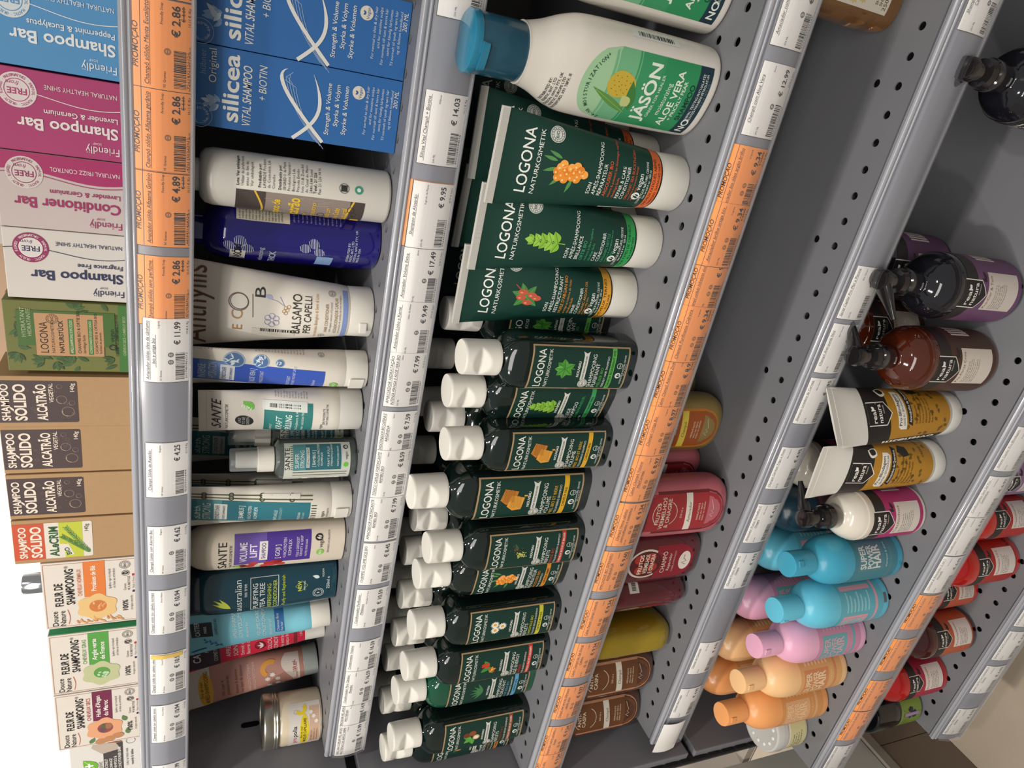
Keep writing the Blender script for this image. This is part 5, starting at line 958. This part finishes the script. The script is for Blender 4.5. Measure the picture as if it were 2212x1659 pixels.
# ================================================================== FOURTH SHELF: flat flasks
def flask(label, x, y, rz, col, lab, edge, title, band, sign='EC', rough=.3, w=.037, d=.0225, h=.150, kind='arch', tilt=(0, 0), n=2.5, bandcol='#d9d2c4', turned=False):
    t = thing('shampoo_flask', label, 'bottle', (x, y, ZD), rz, None, tilt)
    Rr = smooth_rings([(0, w*.55, d*.6), (.003, w*.74, d*.82), (.010, w*.9, d*.95), (.022, w*.985, d), (.06, w, d), (.105, w*.98, d), (.122, w*.88, d*.92), (.132, w*.6, d*.75), (.136, w*.36, d*.5)], n)
    link('body', ring_mesh('body', Rr, mat(col, rough, coat=.35)), t); link('cap', ring_mesh('cap', [(.136, .012, .010, 2), (.1365, .0125, .0105, 2), (h+.002, .0125, .0105, 2), (h+.003, .0115, .0095, 2)], mat(col, .3), 28), t)
    sf = ring_surf(Rr); p = Art(); a = Art(); W = w*1000*.72
    def arch(W, z0, z1, c, L):
        xs = np.linspace(-W, W, 17)
        lo = [(x_, z0+W*.95*(1-math.sqrt(max(0, 1-(x_/W)**2)))) for x_ in xs]; p.strip(lo, [(x_, z1) for x_ in xs], c, L); p.rect(-W, z0+W*.9, W, z1, c, L, 12, 5)
    if kind == 'arch':
        arch(W, 9, 118, edge, 0); arch(W-3.4, 12, 116, lab, 1)
        for i, q in enumerate(title): a.t(q, 0, 100-i*7, 5, '#dccbb4', al='c', wmax=W*1.5, b=.012)
        a.ring(0, 94, 15, 15.8, '#dccbb4', 2, 20, a0=.5, a1=PI-.5); a.ring(0, 92, 15, 15.8, '#dccbb4', 2, 20, a0=PI+.5, a1=2*PI-.5); a.t('250 ml e', 0, 69, 2.6, '#dccbb4', al='c')
        a.poly([(-W+3, 53), (W-3, 57), (W-3, 66), (-W+3, 62)], bandcol, 2); a.t(band, 0, 57, 4, '#6b5a34', al='c', rot=3, sh=.3, L=4)
        a.para(['HIDRATANTE', 'para uso diário', 'todos os cabelos'], 0, 45, 2.4, '#dccbb4', 1.6, al='c'); a.line([(-8, 24), (-5, 29), (-3, 23), (0, 27), (2, 24), (10, 27), (14, 28)], .6, '#dccbb4'); 
    else:
        p.ell(0, 84, 20, 26, '#d9cdc0', 0, 30); arch(W-2, 14, 70, lab, 0); p.ell(0, 84, 17.5, 23, '#5a1c20', 2, 30)
        for q in ((-8, 92), (7, 95), (-5, 74), (9, 78)): p.ell(q[0], q[1], 6, 7, '#a8342c', 3, 14)
        for i, q in enumerate(('FRUTOS', 'VERMELHOS', 'E ONAGRA')): a.t(q, 0, 89-i*8, 5.4, '#e6d8c4', al='c', w=27, b=.02, L=5)
        a.t('CHAMPÔ', 0, 55, 6, '#e6d8c4', al='c', w=30, L=5); a.t('Reparador', 0, 48, 4, '#e6d8c4', al='c', L=5); a.t('CABELO PINTADO', 0, 42, 2.4, '#d9b0a8', al='c', L=5); p.ell(0, 27, 13, 9, '#dcd0c6', 3, 24); a.line([(-6, 25), (-3, 31), (-1, 24), (3, 29), (8, 28)], .7, '#3a2a24', 5)
    if not turned: lb = p.build('label', sf, t); a.build('lettering', sf, lb)
    return t
fl = flask('pale honey coloured flask with an orange label, Champô', -.3440, .588, 2, '#8a7440', '#9a4f24', '#b5702c', ('MEL',), 'Champô', rough=.15, bandcol='#d9bf4a')
dup(fl, (-.330, .650, ZD), 6, 'pale honey coloured flask in shadow behind the orange-label one')
pk = flask('pink conditioner flask with red berry label, Amaciador, in front', -.4260, .535, 10, '#b8616a', '#9c2e34', '#6b2428', ('FRUTOS', 'VERMELHOS', '& ONAGRE'), 'Amaciador')
dup(pk, (-.4140, .600, ZD), -16, 'pink conditioner flask in second row behind the front pink one'); dup(pk, (-.4080, .655, ZD), 0, 'pink conditioner flask furthest back in shadow')
dr = flask('dark red shampoo flask with round berry emblem facing out', -.5080, .547, 6, '#5a2028', '#8a1f2c', '#8a1f2c', (), '', kind='oval', rough=.12, n=3.2, w=.035)
d2 = dup(dr, (-.5740, .552, ZD), -42, 'dark red shampoo flask turned sideways showing a security sticker')
s = Art(); s.rect(44, 78, 70, 92, '#cfc8c0', 1, 8, 2); s.barcode(47, 82, 20, 6, digits=False, seed=40); s.build('security_sticker', ring_surf(smooth_rings([(0, .02, .0135), (.003, .026, .0185), (.010, .0315, .0214), (.022, .0345, .0225), (.06, .035, .0225), (.105, .0343, .0225), (.122, .0308, .0207), (.132, .021, .0169), (.136, .0126, .0113)], 3.2)), d2)
ye = flask('yellow translucent flask seen from its narrow side', -.6440, .553, -78, '#97801f', '#8a7430', '#6a5a2c', (), '', rough=.15, n=3.0)
br = flask('brown antidandruff flask with arched label beside the yellow flask', -.7110, .548, 20, '#54301f', '#6b4226', '#b58262', ('ANTI-', 'CASPA'), 'Champô', rough=.15, w=.033)
dup(br, (-.7810, .546, ZD), 20, 'brown antidandruff flask with arched label at the left end')
# clear amber bottle at the right edge
t = thing('shampoo_bottle', 'clear amber shampoo bottle at the right edge of the empty shelf', 'bottle', (.1300, .565, ZD), 4)
Rr = smooth_rings([(0, .034, .020), (.002, .037, .0225), (.008, .0385, .0235), (.06, .0385, .0235), (.115, .037, .0225), (.13, .026, .018), (.136, .013, .012)], 3.2)
link('body', ring_mesh('body', Rr, mat('#c98f50', .08, trans=.75, coat=.4)), t); link('cap', ring_mesh('cap', [(.135, .0135, .0135, 2), (.152, .0135, .0135, 2)], mat('#d9d4ca', .3), 28), t)
sf = ring_surf(Rr); p = Art(); a = Art(); p.rect(-28, 16, 36, 112, '#d3cbbb', 0, 20, 6); a.t('250ml e', -25, 19, 4, '#4a3a2a', w=20); a.t('SHAMPOOING', -22, 25, 3, '#6b4a30', w=26, b=.012); a.t('SHAMPOO', -22, 30, 3, '#6b4a30', w=20, b=.012)
for fx, fz in ((-20, 48), (-12, 44), (-22, 58)):
    for k in range(8): a.leaf(fx, fz, 5, 2, k*PI/4, '#c9b47c', 2)
    a.ell(fx, fz, 1.3, 1.3, '#a8842c', 3, 10)
a.rect(-8, 36, 22, 90, '#c6c0b0', 2, 10, 4); lb = p.build('label', sf, t); a.build('lettering', sf, lb)

# ================================================================== FIFTH SHELF
def realnatura(a, x, z, s, leafc=None, L=2):
    P = lambda dx, dz: (x+dx*s, z+dz*s)
    a.poly([P(-11, 12), P(-11, -7), P(0, -14), P(11, -7), P(11, 12)], '#e0ddd6', L); a.poly([P(-10.2, 12), P(-10.2, -6.6), P(0, -13), P(10.2, -6.6), P(10.2, 12)], '#1f1d1c', L+1)
    a.t('real', *P(-8.5, 3.5), 4.2*s, '#e6e3dc', w=12*s, b=.012, L=L+3); a.t('natura', *P(-8.5, -2.6), 4.2*s, '#e6e3dc', w=17*s, b=.012, L=L+3); a.leaf(*P(4.4, 5), 3.4*s, 2.4*s, .8, '#e6e3dc', L+3); a.leaf(*P(5, 4.6), 3.4*s, 2.4*s, 2.2, '#e6e3dc', L+3); a.t('intensos', *P(0, -5.6), 1.6*s, '#cfcac2', L=L+3)
def pump_top(t, z, ang, m, s=1.):
    p = link('pump', ring_mesh('pump', [(z, .0135*s, .0135*s, 2), (z+.001, .0142*s, .0142*s, 2), (z+.017, .0142*s, .0142*s, 2), (z+.018, .0125*s, .0125*s, 2), (z+.019, .0125*s, .0125*s, 2), (z+.020, .0132*s, .0132*s, 2), (z+.026, .012*s, .012*s, 2), (z+.027, .008*s, .008*s, 2), (z+.040, .008*s, .008*s, 2)], m, 32), t)
    hd = link('pump_head', ring_mesh('pump_head', [(z+.039, .0095*s, .0095*s, 2), (z+.040, .0105*s, .0105*s, 2), (z+.047, .0108*s, .0108*s, 2), (z+.050, .0095*s, .0095*s, 2), (z+.0508, .006, .006, 2)], m, 32), p)
    nz = link('nozzle', ring_mesh('nozzle', [(0, .0085*s, .0052*s, 2.4), (.012, .0078*s, .005*s, 2.4), (.026, .0052*s, .004*s, 2.4), (.038, .0032*s, .003*s, 2.2), (.042, .0026*s, .0024*s, 2)], m, 24), p)
    nz.rotation_euler = (math.radians(97), 0, math.radians(ang)); nz.location = (0, 0, z+.0445)
def pump(label, x, y, r, bh, bodym, bandm, lblc, pap, title, ang, rz, cream=False, hh=0.):
    t = thing('pump_bottle', label, 'bottle', (x, y, ZE), rz, 'pump bottles on the fifth shelf')
    k = .034/r
    Rr = smooth_rings([(0, r*.9, r*.9), (.0015, r*.975, r*.975), (.005, r, r), (bh*.4, r, r), (bh, r, r), (bh+.009, r*.96, r*.96), (bh+.0165, r*.86, r*.86), (bh+.0235, r*.69, r*.69), (bh+.0275, r*.48, r*.48), (bh+.0292, .0125, .0125), (bh+.031, .012, .012)], 2)
    link('body', ring_mesh('body', Rr, bodym), t); pump_top(t, bh+.030+hh, ang, mat('#1d1b1c', .12, coat=.8), 1.0)
    sf = ring_surf(Rr); C = PI*r*1000*.99; p = Art(); a = Art(); zt = bh*1000-1
    p.rect(-C, zt-17, C, zt, bandm, 0, 60, 1); p.rect(-C, 6, C, zt-17, lblc, 0, 60, 4)
    p.rect(-16, 12, 24, zt-34, pap, 1, 14, 4); a.t(title, -14, zt-40, 3.6, '#7d5a48', w=34); fine(a, -14, zt-47, 34, 6, 1.9, '#6b6460', seed=len(title)); lg = Art(); realnatura(lg, 0, zt-14, 1.35, L=2); lg.leaf(16, zt-30, 9, 4, .4, '#2a2524', 4); lg.leaf(14, zt-31, 8, 3.4, 1.3, '#2a2524', 4)
    st = Art()
    for i in range(5): st.rect(40+i*4, zt-60, 42.6+i*4, zt-30, '#d8d0c6', 2, 1, 3)
    lb = p.build('label', sf, t); st.build('benefit_stripes', sf, lb); lg.build('logo', sf, lb); a.build('lettering', sf, lb); return t
DKP = mat('#16161c', .06, coat=.9); AMB = mat('#4a1c0c', .07, coat=.9); PEARL = mat('#d9d2c4', .2, coat=.6)
pp = pump('dark pump bottle with purple label beside the brown pump bottle', -.1190, .474, .034, .095, DKP, '#2b2725', '#6a4668', '#cfc4ba', 'Pro-Cor & Tom', -55, 6, hh=.004)
dup(pp, (-.118, .560, ZE), -8, 'dark pump bottle with purple label in shadow behind its twin')
dk = dup(pp, (.0740, .480, ZE), -80, 'dark pump bottle at the right edge with its nozzle pointing left')
bp = pump('amber brown pump bottle with white paper label, nozzle pointing back', -.1970, .463, .0345, .097, AMB, '#2b2522', '#4a3226', '#d6ccbf', 'Pro-Força Crina', 128, 4, hh=.006)
_b = dup(bp, (-.2000, .555, ZE), 20, 'amber brown pump bottle in shadow behind its twin'); _b.scale = (1, 1, .9)
wp_ = pump('pearl white pump bottle with magenta label', -.3915, .449, .0300, .088, PEARL, '#2b2725', '#b0326c', '#d9d0c6', 'Cachinhos', 122, 12)
dup(wp_, (-.3750, .530, ZE), 30, 'pearl white pump bottle behind the clear topped tube')
def blind(label, x, y, rz, tilt, bend=0.):
    milky = mat('#cfccc4', .25, coat=.3)
    t, sf = tube('leave_in_tube', label, x, y, ZE, .176, .0265, .066, mat('#d3d0c8', .2, coat=.4), milky, .018, rz, 'leave-in cream tubes with a milky clear top', tilt, 7.)
    p = Art(); a = Art()
    p.rect(-41, 104, 41, 134, '#221f1e', 0, 40, 4); p.rect(-41, 22, 41, 104, '#a97a26', 0, 40, 7)
    for i in range(36): a.leaf(rnd.uniform(-36, 36), rnd.uniform(24, 90), 6, 3.4, rnd.uniform(0, 6), '#6b4f1a', 1)
    a0 = a; a = Art(); realnatura(a, 0, 106, 1.2); a.poly([(-19, 72), (22, 72), (25, 76), (25, 83), (-16, 83), (-19, 80)], '#dcd8ce', 2); a.t('Pro-Blindagem', -15, 78.5, 3.6, '#3a342a', w=36, b=.012, L=4); a.t('LEAVE IN | SEM ENXAGUAR', -15, 74, 2.6, '#3a342a', w=37, L=4)
    a.poly([(-16, 64), (30, 64), (33, 70), (-13, 70)], '#221f1e', 2); a.t('Aminoácidos de Queratina', -12, 65.5, 3, '#e0dcd2', w=40, b=.008, L=4); a.para(['Selante capilar', 'Cauterização prolongada', 'Creme condicionador', 'Alinhamento capilar', 'Redutor de volume', 'Anti frizz'], -14, 58, 2.5, '#4a3614', 1.75)
    a.leaf(22, 90, 14, 11, 1.2, '#dcd8ce', 2); a.leaf(23.5, 92, 10, 7, 1.2, '#221f1e', 4); a.poly([(22, 45), (32, 48), (34, 58), (26, 62), (20, 54)], '#2a2724', 2); a.t('CREME 200ML', 20, 24, 3, '#2a2724')
    a0.merge(a, lambda x_, z_: (x_, z_+11)); a = a0; bc = Art(); bc.t('Intensivo', 0, 0, 9, '#e6e2d8', w=68, b=.03, sh=.25); a.merge(bc, lambda x_, z_: (-31-z_*.62, 112-x_*1.15))
    p2 = Art(); p2.rect(-40, 22, -29.5, 134, '#221f1e', 1, 4, 8); p.merge(p2)
    lb = p.build('label', sf, t); a.build('lettering', sf, lb); return t
b1 = blind('brown and black leave-in cream tube with milky clear top, facing out', -.3235, .453, 2, (0, -3)); dup(b1, (-.2640, .463, ZE), 40, 'brown and black leave-in cream tube turned right beside the facing one', tilt=(0, -1.5))
# pastel round bottles
def pastel(label, x, y, col, dark, rz, txtc='#e6dccf', acc='#d98a9a'):
    t = thing('hair_bottle', label, 'bottle', (x, y, ZE), rz, 'pastel round shouldered hair bottles')
    r = .0296
    Rr = smooth_rings([(0, r*.86, r*.86), (.0015, r*.95, r*.95), (.006, r, r), (.04, r, r), (.080, r, r), (.094, r*.995, r*.995), (.1035, r*.955, r*.955), (.1115, r*.865, r*.865), (.1188, r*.715, r*.715), (.1243, r*.53, r*.53), (.127, .0138, .0138), (.130, .0135, .0135)], 2)
    link('body', ring_mesh('body', Rr, mat(col, .32, coat=.2, sss=0)), t)
    cp = link('cap', ring_mesh('cap', [(.1285, .0146, .0146, 2), (.129, .0150, .0150, 2), (.160, .0150, .0150, 2), (.1615, .0145, .0145, 2), (.162, .0132, .0132, 2)], mat(col, .35, coat=.15), 36), t)
    link('cap_notch', boxmesh('cap_notch', -.0035, .0035, -.0158, -.0142, .150, .157, mat(col, .4), .0005), cp)
    sf = ring_surf(Rr); p = Art(); a = Art(); C = PI*r*1000*.99
    p.rect(-C, 12, C, 84, dark, 0, 60, 4); p.rect(-C, 22, C, 26, acc, 1, 60, 1)
    for i, q in enumerate(('SUPER', 'POWER', 'HAIR')): a.t(q, -14, 66-i*12, 9 if i < 2 else 12, txtc, w=28, b=.03, L=4)
    p.rect(-17, 36, 17, 78, acc, 1, 12, 3); a.t('shampoo & shine', -14, 30, 3, txtc); p.rect(48, 30, 54, 80, acc, 1, 2, 5)
    sb = Art(); cb = Art()
    for i in range(7): sb.rect(22, 72-i*6, 46-(i % 3)*4, 74.4-i*6, txtc, 2, 8, 1)
    cb.rect(28, 6, 40, 11, '#6b6460', 2, 3, 1); lb = p.build('label', sf, t); sb.build('text_bars', sf, lb); cb.build('batch_code', sf, lb); a.build('lettering', sf, lb); return t
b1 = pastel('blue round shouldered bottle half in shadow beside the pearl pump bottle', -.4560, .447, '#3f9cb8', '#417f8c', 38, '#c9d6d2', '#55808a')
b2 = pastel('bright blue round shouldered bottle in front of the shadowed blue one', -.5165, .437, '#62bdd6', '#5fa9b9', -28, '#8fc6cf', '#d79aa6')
b3 = pastel('pink round shouldered bottle between the blue and peach ones', -.5785, .441, '#e3a9c4', '#c98aa6', 12, '#c9a6b4', '#6aa9ac')
b4 = pastel('pale peach round shouldered bottle in front', -.6395, .441, '#eec08a', '#d9a56a', 14, '#e9cfa6', '#d08a5c')
b5 = pastel('orange round shouldered bottle at the left end in front', -.7010, .443, '#e8a062', '#d0935a', 16, '#e6c096', '#d9a87a')
dup(b2, (-.4980, .520, ZE), 20, 'blue round shouldered bottle in the second row'); dup(b3, (-.5830, .520, ZE), 30, 'pink round shouldered bottle in the second row'); dup(b4, (-.6600, .520, ZE), 30, 'pale peach round shouldered bottle in the second row'); dup(b5, (-.7260, .520, ZE), 30, 'orange round shouldered bottle in the second row')
pastel('dark navy bottle with red stripes in shadow behind the pearl pump bottle', -.4350, .520, '#23404e', '#22343e', 40, '#3f5a66', '#8a3038')
def jar(name, label, x, y, z, r, h, lidh, body, lidm, lblc, rz=0., knob=False, lid_art=None):
    t = thing(name, label, 'jar', (x, y, z), rz)
    Rr = [(0, r*.9, r*.9, 2), (.001, r*.96, r*.96, 2), (.004, r, r, 2), (h-lidh-.004, r, r, 2), (h-lidh, r*.95, r*.95, 2)]
    link('body', ring_mesh('body', Rr, body), t); z0 = h-lidh; q = r*1.02
    ld = link('lid', ring_mesh('lid', [(z0-.0005, q, q, 2), (z0+.002, q*1.015, q*1.015, 2), (z0+.004, q, q, 2), (z0+.006, q*1.015, q*1.015, 2), (z0+.008, q, q, 2), (h-.003, q, q, 2), (h-.0008, q*.97, q*.97, 2), (h, q*.9, q*.9, 2), (h-.0005, q*.86, q*.86, 2)], lidm), t)
    if lid_art: lid_art(ld, h)
    p = Art(); a = Art(); sf = ring_surf(Rr); p.rect(-r*1500, 5, r*1500, (h-lidh)*1000-5, lblc, 0, 30, 3); fine(a, -r*700, (h-lidh)*1000-12, r*1300, 4, 2.6, '#4a4438', seed=int(x*1000) % 50)
    lb = p.build('label', sf, t); a.build('lettering', sf, lb); return t
def dots(ld, h):
    m = mat('#e6e6e2', .2, coat=.5); me = ring_mesh('lid_bump', [(0, .0028, .0028, 2), (.0008, .0022, .0022, 2), (.0012, .001, .001, 2)], m, 12)
    for k in range(12): b_ = link('lid_bump', me, ld); b_.location = (.022*math.cos(k*PI/6), .022*math.sin(k*PI/6), h-.0004)
jar('hair_mask_jar', 'white jar with bumpy white lid at the left end beside the orange bottle', -.7660, .452, ZE, .0325, .056, .018, mat('#d8d2c2', .35), mat('#c9c9c4', .2, coat=.5), '#d6cf9c', 10, lid_art=dots)
def ink_flower(ld, h):
    a = Art()
    for k in range(9): a.ring(rnd.uniform(-8, 8), rnd.uniform(-8, 8), 4, 4.6, '#3a3634', 1, 16)
    for k in range(8): a.leaf(0, 0, 13, 3, k*PI/4, '#55504c', 0)
    a.build('ink_flower', lambda S, Z, off: np.stack([S, Z, h+off-.0006], 1), ld, base=.0006)
jar('hair_mask_jar', 'salmon jar with ink flower lid on the next fixture', -.8975, .560, .4555, .030, .075, .02, mat('#d8cfc0', .4), mat('#c9937a', .4), '#c9b8a4', 0, lid_art=ink_flower)
jar('hair_mask_jar', 'orange jar partly hidden on the next fixture', -.935, .620, .4555, .032, .15, .03, mat('#c9824e', .4), mat('#c9824e', .4), '#c07844', 0)

# ================================================================== LOWEST SHELF
def redb(label, x, y, r, h, bodym, lblc, rz, pap='#d9d0c8', title='Crescimento', bandc='#262423'):
    t = thing('shampoo_bottle', label, 'bottle', (x, y, ZF), rz, 'round bottles on the lowest shelf')
    Rr = smooth_rings([(0, r*.86, r*.86), (.002, r*.96, r*.96), (.006, r, r), (h*.3, r, r), (h*.62, r, r), (h*.72, r*.93, r*.93), (h*.80, r*.74, r*.74), (h*.86, r*.48, r*.48), (h*.88, r*.4, r*.4)], 2)
    link('body', ring_mesh('body', Rr, bodym), t); link('cap', ring_mesh('cap', [(h*.875, r*.44, r*.44, 2), (h*.88, r*.46, r*.46, 2), (h, r*.46, r*.46, 2), (h+.001, r*.42, r*.42, 2)], mat('#1b1919', .2, coat=.6), 32), t)
    sf = ring_surf(Rr); C = PI*r*990; p = Art(); a = Art(); zt = h*620
    p.rect(-C, zt-16, C, zt, bandc, 0, 60, 1); p.rect(-C, 10, C, zt-16, lblc, 0, 60, 4); p.rect(-14, 13, 24, zt-34, pap, 1, 14, 3); realnatura(a, 0, zt-14, 1.1); a.t(title, -12, zt-42, 3.6, '#a8483c', w=32); fine(a, -12, zt-49, 32, 5, 2, '#6b5a54', seed=len(label)); a.leaf(14, zt-26, 9, 4, .4, '#2a2524', 4); a.leaf(13, zt-27, 8, 3.4, 1.3, '#2a2524', 4)
    st = Art()
    for i in range(5): st.rect(38+i*4, zt-52, 40.4+i*4, zt-26, '#c0503c', 2, 1, 3)
    a.t('S.O.S', 25, 15, 5, '#1f1d1c', b=.03) if 'S.O.S' in title else None
    lb = p.build('label', sf, t); st.build('benefit_stripes', sf, lb); a.build('lettering', sf, lb); return t
RED = mat('#b81412', .1, coat=.7); DRED = mat('#3f0d10', .08, coat=.8); LIL = mat('#8d7394', .22, coat=.5)
redb('lilac bottle at the right end of the lowest shelf', -.3580, .470, .033, .15, LIL, '#8d7394', 0)
redb('red bottle between the lilac bottle and the S.O.S. bottle', -.4240, .456, .030, .135, RED, '#b0302c', 30)
redb('large red S.O.S. bottle on the lowest shelf', -.4900, .446, .0335, .145, RED, '#a8261f', 24, title='Crescimento S.O.S')
redb('red bottle with orange label between the S.O.S. bottle and the dark one', -.5610, .466, .0280, .128, RED, '#c0583a', 34, title='Crescimento')
redb('dark maroon bottle with orange leaf label', -.6230, .441, .0315, .138, DRED, '#b5593a', 32, title='Pro-Crescimento')
redb('bright red bottle with pink label, second from the left', -.7120, .443, .0315, .138, RED, '#a82a44', 30, title='Pro-Cor Complex')
t = jar('hair_mask_jar', 'black hair mask jar with lime green grape label at the left end', -.7850, .449, ZF, .0310, .100, .045, mat('#26262a', .15, coat=.5), mat('#101114', .12, coat=.7), '#7c9440', 20)
gr = Art()
for i in range(14): gr.ell(2+rnd.uniform(-8, 8), 26+rnd.uniform(-7, 7), 3, 3, rnd.choice(('#2a2438', '#3a3148', '#1f1a2c')), 4+i*.1, 12)
gr.rect(-3, 10, 2, 42, '#a58bb0', 6, 2, 4); gr.build('grape_print', ring_surf([(0, .031, .031, 2), (.06, .031, .031, 2)]), t)
